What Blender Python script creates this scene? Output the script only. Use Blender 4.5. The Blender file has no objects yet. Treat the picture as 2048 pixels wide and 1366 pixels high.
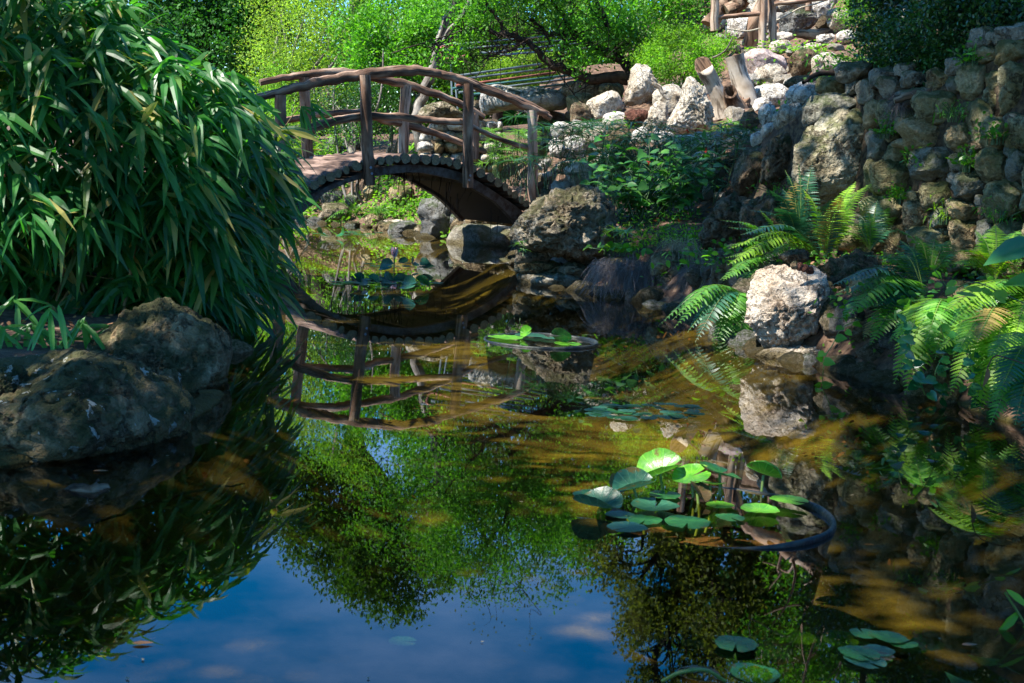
import bpy, bmesh, math, random
import numpy as np
from mathutils import Vector, Matrix, noise

rng = np.random.default_rng(7)
random.seed(7)
scene = bpy.context.scene
COL = scene.collection

# ------------------------------------------------------------------ camera
F = 2560.0                      # focal length in photo pixels (2048 wide)
H = 1.0
pitch = math.atan(333.0 / F)
roll = math.asin(0.048)
fwd = np.array([0, math.cos(pitch), -math.sin(pitch)])
r0 = np.array([1.0, 0, 0])
u0 = np.cross(r0, fwd)
cr = math.cos(roll) * r0 + math.sin(roll) * u0
cu = math.cos(roll) * u0 - math.sin(roll) * r0
CAM = np.array([0, 0, H])
cam = bpy.data.cameras.new('camera')
camo = bpy.data.objects.new('camera', cam)
COL.objects.link(camo)
camo.matrix_world = Matrix(((cr[0], cu[0], -fwd[0], 0), (cr[1], cu[1], -fwd[1], 0), (cr[2], cu[2], -fwd[2], H), (0, 0, 0, 1)))
cam.sensor_width = 36.0
cam.lens = 36.0 * F / 2048.0
cam.clip_start = 0.05
cam.clip_end = 2000
cam.dof.use_dof = True
cam.dof.focus_distance = 14.0
cam.dof.aperture_fstop = 12.0
scene.camera = camo

# ------------------------------------------------------------------ light
SUN = np.array([-0.50, -0.20, 0.84]); SUN = SUN / np.linalg.norm(SUN)
elev = math.asin(SUN[2])
azim = math.atan2(SUN[0], SUN[1])          # clockwise from +Y when negative x -> left
world = bpy.data.worlds.new("World")
scene.world = world
world.use_nodes = True
wn = world.node_tree.nodes; wl = world.node_tree.links
wn.clear()
wout = wn.new('ShaderNodeOutputWorld'); wbg = wn.new('ShaderNodeBackground')
sky = wn.new('ShaderNodeTexSky'); sky.sky_type = 'NISHITA'
sky.sun_disc = False; sky.sun_elevation = elev; sky.sun_rotation = azim
sky.air_density = 1.0; sky.dust_density = 0.3; sky.ozone_density = 2.2
wtc = wn.new('ShaderNodeTexCoord'); wmp = wn.new('ShaderNodeMapping')
wmp.inputs['Scale'].default_value = (1.0, 1.0, 3.0)
wno = wn.new('ShaderNodeTexNoise'); wno.inputs['Scale'].default_value = 2.3; wno.inputs['Detail'].default_value = 7; wno.inputs['Roughness'].default_value = .58
wrp = wn.new('ShaderNodeValToRGB'); wrp.color_ramp.elements[0].position = .47; wrp.color_ramp.elements[1].position = .74
wrp.color_ramp.elements[1].color = (.55, .55, .55, 1)
wmx = wn.new('ShaderNodeMixRGB'); wmx.inputs[2].default_value = (4.6, 6.0, 9.5, 1)
wl.new(wtc.outputs['Generated'], wmp.inputs[0]); wl.new(wmp.outputs[0], wno.inputs['Vector'])
wl.new(wno.outputs['Fac'], wrp.inputs[0]); wl.new(wrp.outputs[0], wmx.inputs[0]); whs = wn.new('ShaderNodeHueSaturation'); whs.inputs['Saturation'].default_value = 1.8
wl.new(sky.outputs[0], whs.inputs['Color']); wl.new(whs.outputs[0], wmx.inputs[1])
wl.new(wmx.outputs[0], wbg.inputs[0]); wl.new(wbg.outputs[0], wout.inputs[0])
wbg.inputs[1].default_value = 0.11
sun = bpy.data.lights.new('sun', 'SUN'); sun.energy = 5.0; sun.angle = math.radians(0.53); sun.color = (1.0, 0.95, 0.86)
suno = bpy.data.objects.new('sun', sun); COL.objects.link(suno)
suno.rotation_euler = Vector((-SUN).tolist()).to_track_quat('-Z', 'Y').to_euler()
scene.view_settings.view_transform = 'Standard'
scene.view_settings.look = 'None'
scene.view_settings.exposure = 1.58
scene.view_settings.gamma = 1.0
scene.cycles.max_bounces = 6
scene.cycles.transparent_max_bounces = 8
scene.cycles.caustics_reflective = False
scene.cycles.caustics_refractive = False

# ------------------------------------------------------------------ pixel helpers
def ray(px, py):
    d = fwd + cr * (px - 1024) / F - cu * (py - 683) / F
    return d
def PY(px, py, Y):
    d = ray(px, py)
    return CAM + d * (Y / d[1])
def WP(px, py, z=0.0):
    d = ray(px, py)
    return CAM + d * ((z - H) / d[2])
def PV(px, py, o, u):
    """hit of the view ray with the vertical plane through o along u"""
    n = np.array([-u[1], u[0], 0.0]); d = ray(px, py)
    return CAM + d * (np.dot(o - CAM, n) / np.dot(d, n))

# ------------------------------------------------------------------ object helpers
def link(o): COL.objects.link(o); return o
def tag(o, label=None, cat=None, group=None, kind=None):
    if label: o['label'] = label
    if cat: o['category'] = cat
    if group: o['group'] = group
    if kind: o['kind'] = kind
    return o
def empty(name, loc, label, cat, group=None):
    o = bpy.data.objects.new(name, None); link(o); o.location = tuple(float(v) for v in loc)
    o.empty_display_size = .1
    return tag(o, label, cat, group)
def np_mesh(name, V, Fc, mats, parent=None, loc=None, smooth=True, uv=None, mi=None):
    """V (n,3) world coords; Fc (m,k) int array or list of lists. loc: origin subtracted from V"""
    V = np.asarray(V, dtype=np.float64)
    me = bpy.data.meshes.new(name)
    if isinstance(Fc, np.ndarray):
        n, k = Fc.shape
        me.vertices.add(len(V)); me.loops.add(n * k); me.polygons.add(n)
        me.loops.foreach_set('vertex_index', Fc.ravel().astype(np.int32))
        me.polygons.foreach_set('loop_start', (np.arange(n) * k).astype(np.int32))
        me.polygons.foreach_set('loop_total', np.full(n, k, dtype=np.int32))
        vl = Fc.ravel()
    else:
        tot = sum(len(f) for f in Fc)
        me.vertices.add(len(V)); me.loops.add(tot); me.polygons.add(len(Fc))
        vl = np.array([i for f in Fc for i in f], dtype=np.int32)
        me.loops.foreach_set('vertex_index', vl)
        ls = np.cumsum([0] + [len(f) for f in Fc[:-1]]).astype(np.int32)
        me.polygons.foreach_set('loop_start', ls)
        me.polygons.foreach_set('loop_total', np.array([len(f) for f in Fc], dtype=np.int32))
    o = bpy.data.objects.new(name, me); link(o)
    base = np.zeros(3)
    if parent is not None:
        o.parent = parent
        base = np.array(parent['_w']) if '_w' in parent else np.array(parent.location)
        pl = parent
        while pl.parent is not None:
            pl = pl.parent; base = base + np.array(pl.location)
    if loc is not None:
        o.location = tuple(np.asarray(loc) - base)
        base = np.asarray(loc)
    me.vertices.foreach_set('co', (V - base).astype(np.float32).ravel())
    me.polygons.foreach_set('use_smooth', np.full(len(me.polygons), smooth, dtype=bool))
    if uv is not None:
        l = me.uv_layers.new(name='UVMap')
        l.data.foreach_set('uv', np.asarray(uv, dtype=np.float32)[vl].ravel())
    if not isinstance(mats, (list, tuple)): mats = [mats]
    for m in mats: me.materials.append(m)
    if mi is not None: me.polygons.foreach_set('material_index', np.asarray(mi, dtype=np.int32))
    me.update(); me.validate()
    return o

def catmull(P, n=6):
    P = np.asarray(P, float)
    if len(P) < 3: return np.array([P[0] + (P[-1] - P[0]) * t for t in np.linspace(0, 1, n + 1)])
    Q = np.vstack([2 * P[0] - P[1], P, 2 * P[-1] - P[-2]]); out = []
    for i in range(1, len(Q) - 2):
        for t in np.arange(n) / n:
            a, b, c, d = Q[i - 1], Q[i], Q[i + 1], Q[i + 2]
            out.append(.5 * ((2 * b) + (c - a) * t + (2 * a - 5 * b + 4 * c - d) * t * t + (3 * b - a - 3 * c + d) * t ** 3))
    out.append(P[-1]); return np.array(out)

class TB:
    """collects tubes into one mesh"""
    def __init__(s): s.V = []; s.F = []; s.UV = []; s.MI = []; s.n = 0
    def tube(s, P, R, seg=10, jit=0.0, cap=True, capm=0, vs=0.0, lump=0.0):
        P = np.asarray(P, float); m = len(P)
        R = np.broadcast_to(np.asarray(R, float), (m,)) if np.ndim(R) == 0 or len(np.atleast_1d(R)) == m else np.interp(np.linspace(0, 1, m), np.linspace(0, 1, len(R)), R)
        T = np.gradient(P, axis=0); T /= np.linalg.norm(T, axis=1)[:, None] + 1e-9
        up = np.array([0, 0, 1.0]) if abs(T[0][2]) < .8 else np.array([0, 1.0, 0])
        L = np.concatenate([[0], np.cumsum(np.linalg.norm(np.diff(P, axis=0), axis=1))])
        a = np.linspace(0, 2 * math.pi, seg + 1)
        prof = 1 + jit * np.sin(a * 2 + random.random() * 6) * .6 + jit * np.sin(a * 5 + random.random() * 6) * .5
        prof[-1] = prof[0]
        ph = random.random() * 100
        for i in range(m):
            A = np.cross(T[i], up); A /= np.linalg.norm(A) + 1e-9; B = np.cross(A, T[i])
            tw = ph * .1 + L[i] * .6
            r = R[i] * prof
            if lump:
                q = np.array([noise.noise(Vector((math.cos(x) * .8 + ph, math.sin(x) * .8, L[i] * 3.2))) for x in a]); q[-1] = q[0]
                r = r * (1 + lump * q)
            s.V.append(P[i] + (np.cos(a + tw) * r)[:, None] * A + (np.sin(a + tw) * r)[:, None] * B)
            s.UV.append(np.stack([a / 6.283, np.full(seg + 1, L[i] + vs + ph)], 1))
        b = s.n
        for i in range(m - 1):
            for j in range(seg):
                s.F.append([b + i * (seg + 1) + j, b + i * (seg + 1) + j + 1, b + (i + 1) * (seg + 1) + j + 1, b + (i + 1) * (seg + 1) + j]); s.MI.append(0)
        s.n += m * (seg + 1)
        if cap:
            rings = (s.V[-m], s.V[-1])
            for end in (0, 1):
                k = s.n
                s.V.append(np.vstack([rings[end][:-1], P[-1 if end else 0][None]]))
                s.UV.append(np.vstack([np.stack([np.cos(a[:-1]) * .5, np.sin(a[:-1]) * .5], 1), [[0, 0]]]))
                for j in range(seg):
                    f = [k + j, k + (j + 1) % seg, k + seg]
                    s.F.append(f[::-1] if end else f); s.MI.append(capm)
                s.n += seg + 1
        return s
    def raw(s, V, Fc, mi=0):
        V = np.asarray(V, float)
        s.V.append(V); s.UV.append(V[:, :2]); 
        for f in Fc: s.F.append([s.n + i for i in f]); s.MI.append(mi)
        s.n += len(V); return s
    def build(s, name, mats, parent=None, loc=None, smooth=True):
        return np_mesh(name, np.vstack(s.V), s.F, mats, parent, loc, smooth, np.vstack(s.UV), s.MI)

def basis(D):
    D = D / (np.linalg.norm(D, axis=1)[:, None] + 1e-9)
    return D
LANCE = (np.array([(0, 0, 0), (.12, -.30, .02), (.12, .30, .02), (.38, -.5, .05), (.38, .5, .05), (.7, -.33, .03), (.7, .33, .03), (1, 0, 0), (.12, 0, -.0), (.38, 0, -.0), (.7, 0, -.0)]),
         np.array([(0, 1, 8, 8), (0, 8, 2, 2), (1, 3, 9, 8), (8, 9, 4, 2), (3, 5, 10, 9), (9, 10, 6, 4), (5, 7, 10, 10), (10, 7, 6, 6)]))
OVAL = (np.array([(0, 0, 0), (.3, -.45, .04), (.3, .45, .04), (.72, -.4, .04), (.72, .4, .04), (1, 0, 0)]),
        np.array([(0, 1, 2), (1, 3, 2), (3, 4, 2), (3, 5, 4)]))
DIAM = (np.array([(0, 0, 0), (.45, -.5, .0), (1, 0, 0), (.45, .5, .0)]), np.array([(0, 1, 2, 3)]))
HEART = (np.array([(.0, 0, 0), (-.12, -.25, .03), (.05, -.47, .05), (.35, -.5, .06), (.7, -.28, .04), (1, 0, -.03), (.7, .28, .04), (.35, .5, .06), (.05, .47, .05), (-.12, .25, .03), (.4, 0, -.02)]),
         np.array([(0, 1, 2, 10), (10, 2, 3, 4), (10, 4, 5, 5), (10, 5, 6, 6), (10, 6, 7, 8), (10, 8, 9, 0)]))
def clean_quads(Fc):
    return [list(dict.fromkeys(f)) for f in Fc.tolist()]
def leaves(P, D, L, W, tmpl=DIAM, N=None, droop=0.0, cup=1.0):
    """returns V, F for many leaves: P base, D direction, N approx normal"""
    n = len(P); D = basis(np.asarray(D, float))
    if N is None: N = rng.normal(size=(n, 3)) * .6 + np.array([0, 0, 1.0])
    S = np.cross(D, N); S /= np.linalg.norm(S, axis=1)[:, None] + 1e-9
    N = np.cross(S, D)
    T, Fc = tmpl
    L = np.broadcast_to(L, (n,)).astype(float); W = np.broadcast_to(W, (n,)).astype(float); dr = np.broadcast_to(droop, (n,)).astype(float)
    t = T[:, 0]; s_ = T[:, 1]; z = T[:, 2] * cup
    V = (P[:, None, :] + D[:, None, :] * (t[None, :, None] * L[:, None, None]) + S[:, None, :] * (s_[None, :, None] * W[:, None, None])
         + N[:, None, :] * (z[None, :, None] * L[:, None, None]))
    V[:, :, 2] -= dr[:, None] * L[:, None] * (t[None] ** 2)
    k = len(T)
    Fa = (Fc[None] + (np.arange(n) * k)[:, None, None]).reshape(-1, Fc.shape[1])
    return V.reshape(-1, 3), Fa
def fobj(name, parts, mats, parent=None, smooth=False):
    """join leaf batches of equal face size"""
    Vs = []; Fs = []; MI = []; n = 0
    for p in parts:
        V, Fc = p[0], p[1]; mi = p[2] if len(p) > 2 else 0
        Vs.append(V); Fs += [list(dict.fromkeys(f)) for f in (Fc + n).tolist()] ; MI += [mi] * len(Fc); n += len(V)
    return np_mesh(name, np.vstack(Vs), Fs, mats, parent, None, smooth, None, MI)
def rdir(n, zb=0.0):
    d = rng.normal(size=(n, 3)); d /= np.linalg.norm(d, axis=1)[:, None]; d[:, 2] += zb
    return d / np.linalg.norm(d, axis=1)[:, None]

# ------------------------------------------------------------------ materials
def newmat(name):
    m = bpy.data.materials.new(name); m.use_nodes = True
    nt = m.node_tree; nt.nodes.clear()
    return m, nt.nodes, nt.links
def N_(nodes, t, **kw):
    n = nodes.new(t)
    for k, v in kw.items():
        if k in n.inputs: n.inputs[k].default_value = v
        else: setattr(n, k, v)
    return n
def ramp(nodes, stops):
    r = nodes.new('ShaderNodeValToRGB'); e = r.color_ramp.elements
    e[0].position, e[0].color = stops[0][0], (*stops[0][1], 1)
    e[1].position, e[1].color = stops[-1][0], (*stops[-1][1], 1)
    for p, c in stops[1:-1]:
        x = e.new(p); x.color = (*c, 1)
    return r
def leafmat(name, ca, cb, trans=.35, rough=.42, tint=(1.0, 1.15, .45), spec=.5, cc=None):
    m, n, l = newmat(name)
    g = n.new('ShaderNodeNewGeometry')
    st = [(0, ca), (1, cb)] if cc is None else [(0, ca), (.88, cb), (.93, cc)]
    r = ramp(n, st); l.new(g.outputs['Random Per Island'], r.inputs[0])
    nz = N_(n, 'ShaderNodeTexNoise', Scale=1.7, Detail=2.0); tc = n.new('ShaderNodeTexCoord'); l.new(tc.outputs['Object'], nz.inputs['Vector'])
    hs = n.new('ShaderNodeHueSaturation'); mp = N_(n, 'ShaderNodeMapRange'); mp.inputs[1].default_value = .3; mp.inputs[2].default_value = .7; mp.inputs[3].default_value = .55; mp.inputs[4].default_value = 1.4
    l.new(nz.outputs['Fac'], mp.inputs[0]); l.new(mp.outputs[0], hs.inputs['Value']); l.new(r.outputs[0], hs.inputs['Color'])
    p = N_(n, 'ShaderNodeBsdfPrincipled', Roughness=rough); p.inputs['Specular IOR Level'].default_value = spec
    l.new(hs.outputs[0], p.inputs['Base Color'])
    t = n.new('ShaderNodeBsdfTranslucent')
    tm = N_(n, 'ShaderNodeMixRGB', blend_type='MULTIPLY'); tm.inputs[0].default_value = 1; tm.inputs[2].default_value = (*[x * 1.9 for x in tint], 1)
    l.new(hs.outputs[0], tm.inputs[1]); l.new(tm.outputs[0], t.inputs[0])
    mx = n.new('ShaderNodeMixShader'); mx.inputs[0].default_value = trans
    o = n.new('ShaderNodeOutputMaterial')
    l.new(p.outputs[0], mx.inputs[1]); l.new(t.outputs[0], mx.inputs[2]); l.new(mx.outputs[0], o.inputs[0])
    return m
def rockmat(name, cols, scale=2.5, pit=.5, moss=0.0, mosscol=(.035, .05, .012), lichen=0.0, bump=.6, wet=0.0, speck=None):
    m, n, l = newmat(name)
    tc = n.new('ShaderNodeTexCoord'); oi = n.new('ShaderNodeObjectInfo')
    va = N_(n, 'ShaderNodeVectorMath', operation='MULTIPLY_ADD'); va.inputs[1].default_value = (1, 1, 1)
    sc = N_(n, 'ShaderNodeVectorMath', operation='SCALE'); sc.inputs['Scale'].default_value = 37.0
    cb = n.new('ShaderNodeCombineXYZ')
    for i in range(3): l.new(oi.outputs['Random'], cb.inputs[i])
    l.new(cb.outputs[0], sc.inputs[0]); l.new(tc.outputs['Object'], va.inputs[0]); l.new(sc.outputs[0], va.inputs[2])
    def nz(s, d=6.0, r=.6):
        x = N_(n, 'ShaderNodeTexNoise', Scale=s, Detail=d, Roughness=r); l.new(va.outputs[0], x.inputs['Vector']); return x
    n1 = nz(scale * 1.3, 8, .68); n2 = nz(scale * 5, 6, .65); n3 = nz(scale * 22, 4, .6)
    r1 = ramp(n, [(.34, cols[0]), (.5, cols[1]), (.66, cols[2])]); l.new(n1.outputs['Fac'], r1.inputs[0])
    r2 = ramp(n, [(.3, (.50, .44, .38)), (.56, (1, 1, 1))]); l.new(n2.outputs['Fac'], r2.inputs[0])
    m1 = N_(n, 'ShaderNodeMixRGB', blend_type='MULTIPLY'); m1.inputs[0].default_value = .8
    l.new(r1.outputs[0], m1.inputs[1]); l.new(r2.outputs[0], m1.inputs[2]); col = m1.outputs[0]
    vo = N_(n, 'ShaderNodeTexVoronoi', Scale=scale * 7.0); l.new(va.outputs[0], vo.inputs['Vector'])
    nzw = N_(n, 'ShaderNodeMixRGB'); nzw.inputs[0].default_value = .06; l.new(va.outputs[0], nzw.inputs[1]); l.new(n2.outputs['Color'], nzw.inputs[2]); l.new(nzw.outputs[0], vo.inputs['Vector'])
    pr = ramp(n, [(.0, (0, 0, 0)), (.32, (1, 1, 1))]); l.new(vo.outputs['Distance'], pr.inputs[0])
    pmask = ramp(n, [(.48, (1, 1, 1)), (.60, (0, 0, 0))]); l.new(n1.outputs['Fac'], pmask.inputs[0])
    pm = N_(n, 'ShaderNodeMixRGB', blend_type='LIGHTEN'); pm.inputs[0].default_value = 1; l.new(pr.outputs[0], pm.inputs[1]); l.new(pmask.outputs[0], pm.inputs[2])
    if pit:
        m2 = N_(n, 'ShaderNodeMixRGB', blend_type='MULTIPLY'); m2.inputs[0].default_value = pit * .75; l.new(col, m2.inputs[1]); l.new(pm.outputs[0], m2.inputs[2]); col = m2.outputs[0]
    if speck:
        rs = ramp(n, [(.50, (1, 1, 1)), (.60, speck)]); l.new(n3.outputs['Fac'], rs.inputs[0])
        m3 = N_(n, 'ShaderNodeMixRGB', blend_type='MULTIPLY'); m3.inputs[0].default_value = 1; l.new(col, m3.inputs[1]); l.new(rs.outputs[0], m3.inputs[2]); col = m3.outputs[0]
    r5 = ramp(n, [(.35, (.62, .60, .57)), (.62, (1.0, 1.0, 1.0))]); l.new(n3.outputs['Fac'], r5.inputs[0]); m5 = N_(n, 'ShaderNodeMixRGB', blend_type='MULTIPLY'); m5.inputs[0].default_value = .75; l.new(col, m5.inputs[1]); l.new(r5.outputs[0], m5.inputs[2]); col = m5.outputs[0]
    nc = nz(scale * .8, 8, .6); rc = ramp(n, [(.485, (1, 1, 1)), (.5, (.25, .2, .16)), (.515, (1, 1, 1))]); l.new(nc.outputs['Fac'], rc.inputs[0]); m6 = N_(n, 'ShaderNodeMixRGB', blend_type='MULTIPLY'); m6.inputs[0].default_value = .7; l.new(col, m6.inputs[1]); l.new(rc.outputs[0], m6.inputs[2]); col = m6.outputs[0]
    if moss:
        g = n.new('ShaderNodeNewGeometry'); sx = n.new('ShaderNodeSeparateXYZ'); l.new(g.outputs['Normal'], sx.inputs[0])
        nm = nz(scale * 2.2, 6, .65)
        ad = N_(n, 'ShaderNodeMath', operation='MULTIPLY_ADD'); ad.inputs[1].default_value = .18; l.new(sx.outputs[2], ad.inputs[0]); l.new(nm.outputs['Fac'], ad.inputs[2])
        rm = ramp(n, [(.62 - moss * .22, (0, 0, 0)), (.74 - moss * .2, (.85, .85, .85))]); l.new(ad.outputs[0], rm.inputs[0])
        mm = N_(n, 'ShaderNodeMixRGB'); mm.inputs[2].default_value = (*mosscol, 1); l.new(rm.outputs[0], mm.inputs[0]); l.new(col, mm.inputs[1]); col = mm.outputs[0]
    if lichen:
        nl = nz(scale * 5.5, 5, .6); rl = ramp(n, [(.62, (0, 0, 0)), (.635, (1, 1, 1))]); l.new(nl.outputs['Fac'], rl.inputs[0])
        ml = N_(n, 'ShaderNodeMixRGB'); ml.inputs[2].default_value = (.42, .43, .38, 1)
        mu = N_(n, 'ShaderNodeMath', operation='MULTIPLY'); mu.inputs[1].default_value = lichen; l.new(rl.outputs[0], mu.inputs[0]); l.new(mu.outputs[0], ml.inputs[0])
        l.new(col, ml.inputs[1]); col = ml.outputs[0]
    if wet:
        g = n.new('ShaderNodeNewGeometry'); sx = n.new('ShaderNodeSeparateXYZ'); l.new(g.outputs['Position'], sx.inputs[0])
        ad = N_(n, 'ShaderNodeMath', operation='MULTIPLY_ADD'); ad.inputs[1].default_value = .10; l.new(n2.outputs['Fac'], ad.inputs[0]); l.new(sx.outputs[2], ad.inputs[2])
        rw = ramp(n, [(.08, (1, 1, 1)), (.13, (0, 0, 0))]); l.new(ad.outputs[0], rw.inputs[0])
        mw = N_(n, 'ShaderNodeMixRGB'); mw.inputs[2].default_value = (.075, .055, .014, 1)
        mu = N_(n, 'ShaderNodeMath', operation='MULTIPLY'); mu.inputs[1].default_value = wet; l.new(rw.outputs[0], mu.inputs[0]); l.new(mu.outputs[0], mw.inputs[0])
        l.new(col, mw.inputs[1]); col = mw.outputs[0]
    p = N_(n, 'ShaderNodeBsdfPrincipled', Roughness=.88); p.inputs['Specular IOR Level'].default_value = .25
    l.new(col, p.inputs['Base Color'])
    a1 = N_(n, 'ShaderNodeMath', operation='MULTIPLY_ADD'); a1.inputs[1].default_value = .5; l.new(n3.outputs['Fac'], a1.inputs[0]); l.new(n2.outputs['Fac'], a1.inputs[2])
    a2 = N_(n, 'ShaderNodeMath', operation='MULTIPLY_ADD'); a2.inputs[1].default_value = .9 * pit; l.new(pm.outputs[0], a2.inputs[0]); l.new(a1.outputs[0], a2.inputs[2])
    a3 = N_(n, 'ShaderNodeMath', operation='MULTIPLY_ADD'); a3.inputs[1].default_value = .6; l.new(rc.outputs[0], a3.inputs[0]); l.new(a2.outputs[0], a3.inputs[2])
    b = N_(n, 'ShaderNodeBump', Strength=min(1, bump * 1.3), Distance=.06); l.new(a3.outputs[0], b.inputs['Height']); l.new(b.outputs[0], p.inputs['Normal'])
    o = n.new('ShaderNodeOutputMaterial'); l.new(p.outputs[0], o.inputs[0])
    return m
def woodmat(name, cols, ru=9.0, rv=1.6, bump=.7, cracks=True, rough=.85):
    m, n, l = newmat(name)
    uv = n.new('ShaderNodeUVMap'); mp = n.new('ShaderNodeMapping'); mp.inputs['Scale'].default_value = (ru, rv, 1); l.new(uv.outputs[0], mp.inputs[0])
    n1 = N_(n, 'ShaderNodeTexNoise', Scale=1.0, Detail=7.0, Roughness=.65); l.new(mp.outputs[0], n1.inputs['Vector'])
    mp2 = n.new('ShaderNodeMapping'); mp2.inputs['Scale'].default_value = (ru * .25, rv * 1.2, 1); l.new(uv.outputs[0], mp2.inputs[0])
    n2 = N_(n, 'ShaderNodeTexNoise', Scale=1.0, Detail=4.0); l.new(mp2.outputs[0], n2.inputs['Vector'])
    r = ramp(n, [(.36, cols[0]), (.5, cols[1]), (.62, cols[2])]); l.new(n2.outputs['Fac'], r.inputs[0])
    r2 = ramp(n, [(.40, (.12, .09, .07)), (.5, (1, 1, 1))]); l.new(n1.outputs['Fac'], r2.inputs[0])
    mx = N_(n, 'ShaderNodeMixRGB', blend_type='MULTIPLY'); mx.inputs[0].default_value = .8; l.new(r.outputs[0], mx.inputs[1]); l.new(r2.outputs[0], mx.inputs[2])
    p = N_(n, 'ShaderNodeBsdfPrincipled', Roughness=rough); p.inputs['Specular IOR Level'].default_value = .25
    l.new(mx.outputs[0], p.inputs['Base Color'])
    b = N_(n, 'ShaderNodeBump', Strength=bump, Distance=.02); l.new(n1.outputs['Fac'], b.inputs['Height']); l.new(b.outputs[0], p.inputs['Normal'])
    o = n.new('ShaderNodeOutputMaterial'); l.new(p.outputs[0], o.inputs[0])
    return m
def plain(name, ca, cb, scale=8, rough=.7, bump=.3, metal=0.0, spec=.4, det=5.0):
    m, n, l = newmat(name)
    tc = n.new('ShaderNodeTexCoord'); nz = N_(n, 'ShaderNodeTexNoise', Scale=scale, Detail=det, Roughness=.6); l.new(tc.outputs['Object'], nz.inputs['Vector'])
    r = ramp(n, [(.38, ca), (.62, cb)]); l.new(nz.outputs['Fac'], r.inputs[0])
    p = N_(n, 'ShaderNodeBsdfPrincipled', Roughness=rough, Metallic=metal); p.inputs['Specular IOR Level'].default_value = spec
    l.new(r.outputs[0], p.inputs['Base Color'])
    b = N_(n, 'ShaderNodeBump', Strength=bump, Distance=.02); l.new(nz.outputs['Fac'], b.inputs['Height']); l.new(b.outputs[0], p.inputs['Normal'])
    o = n.new('ShaderNodeOutputMaterial'); l.new(p.outputs[0], o.inputs[0])
    return m

M_white = rockmat('limestone_white', [(.60, .54, .44), (.80, .76, .69), (.84, .82, .78)], 3.0, .8, 0, bump=.9)
M_cream = rockmat('limestone_cream', [(.44, .34, .23), (.72, .65, .53), (.82, .77, .68)], 4.0, 1.0, .0, bump=1.0)
M_brownpit = rockmat('pitted_brown', [(.10, .06, .035), (.24, .17, .10), (.36, .30, .20)], 5.0, 1.0, .25, bump=1.0)
M_grey = rockmat('grey_stone', [(.10, .11, .11), (.20, .20, .19), (.30, .30, .27)], 3.0, .5, .25, bump=.6)
M_hero = rockmat('boulder_tan', [(.15, .115, .07), (.34, .28, .19), (.50, .45, .36)], 2.6, .8, .35, (.06, .06, .02), bump=1.0, wet=.8)
M_lit = rockmat('pink_cream_rock', [(.44, .33, .24), (.72, .61, .49), (.82, .75, .66)], 3.2, .5, .0, bump=.9, wet=.9)
M_moss = rockmat('mossy_boulder', [(.08, .058, .03), (.23, .17, .095), (.38, .30, .18)], 2.4, .9, .6, (.035, .045, .012), lichen=.85, bump=.9, wet=.7)
M_mossB = rockmat('mossy_brown_boulder', [(.12, .08, .042), (.31, .23, .125), (.50, .40, .25)], 2.4, .9, .45, (.03, .04, .012), bump=1.1, wet=.7)
M_olive = rockmat('wall_stone_olive', [(.16, .14, .06), (.30, .265, .14), (.44, .40, .26)], 3.2, .35, .45, (.055, .07, .02), bump=.6)
M_olive2 = rockmat('wall_stone_tan', [(.22, .15, .07), (.39, .30, .16), (.54, .45, .29)], 3.2, .5, .3, (.07, .08, .02), bump=.7)
M_wgrey = rockmat('wall_stone_grey', [(.15, .15, .12), (.27, .26, .21), (.42, .40, .33)], 3.0, .4, .4, (.05, .065, .02), bump=.6)
M_face = rockmat('wall_face_stone', [(.22, .18, .10), (.46, .41, .29), (.62, .58, .46)], 2.2, .6, .35, (.09, .10, .03), bump=.8)
M_granite = rockmat('pink_granite', [(.42, .32, .29), (.52, .42, .39), (.60, .52, .49)], 4.0, 0, 0, bump=.3, speck=(.45, .38, .36))
M_red = rockmat('red_lava', [(.10, .035, .02), (.22, .09, .06), (.32, .16, .12)], 6.0, 1.0, 0, bump=1.0)
M_conc = rockmat('rough_concrete', [(.16, .14, .10), (.27, .25, .20), (.38, .36, .31)], 2.0, .3, .3, (.06, .06, .02), bump=.5, wet=.7)
M_soil = plain('mulch_soil', (.045, .022, .012), (.17, .085, .05), 30, .95, 1.0, det=8)
M_mortar = plain('mortar_soil', (.02, .013, .008), (.10, .07, .038), 26, .95, 1.0, det=8)
M_cedar = woodmat('cedar_pole', [(.075, .040, .025), (.20, .118, .078), (.37, .26, .19)])
M_cedarL = woodmat('cedar_light', [(.24, .14, .09), (.36, .25, .18), (.46, .36, .28)], 8, 1.5)
M_cut = plain('cut_wood', (.10, .09, .055), (.24, .19, .11), 30, .9, .4)
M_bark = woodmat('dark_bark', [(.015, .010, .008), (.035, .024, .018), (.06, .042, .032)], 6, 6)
M_barkG = woodmat('grey_bark', [(.10, .085, .07), (.20, .17, .145), (.32, .29, .25)], 6, 3)
M_drift = woodmat('driftwood', [(.26, .20, .14), (.44, .37, .29), (.56, .50, .42)], 8, 2.2)
M_driftD = woodmat('driftwood_dark', [(.06, .035, .02), (.18, .11, .07), (.30, .22, .15)], 8, 3)
M_steel = plain('rusty_steel', (.055, .03, .02), (.12, .105, .095), 14, .75, .5, .35)
M_bolt = plain('bolt_metal', (.22, .27, .36), (.30, .35, .42), 30, .4, .1, .8)
M_pipe = plain('pipe_grey', (.10, .13, .14), (.22, .27, .29), 5, .45, .1, .5)
M_pipeR = plain('pipe_red', (.20, .06, .045), (.30, .12, .09), 6, .55, .1, .3)
M_pipeT = plain('pipe_teal', (.03, .10, .10), (.07, .18, .18), 6, .5, .1, .3)
M_rim = plain('tub_plastic', (.004, .007, .010), (.03, .035, .028), 16, .5, .5, 0, .35)
M_rope = plain('rope', (.30, .26, .19), (.45, .40, .31), 60, .9, .6)
M_root = plain('hanging_root', (.01, .007, .005), (.03, .02, .015), 20, .9, .4)

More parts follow.
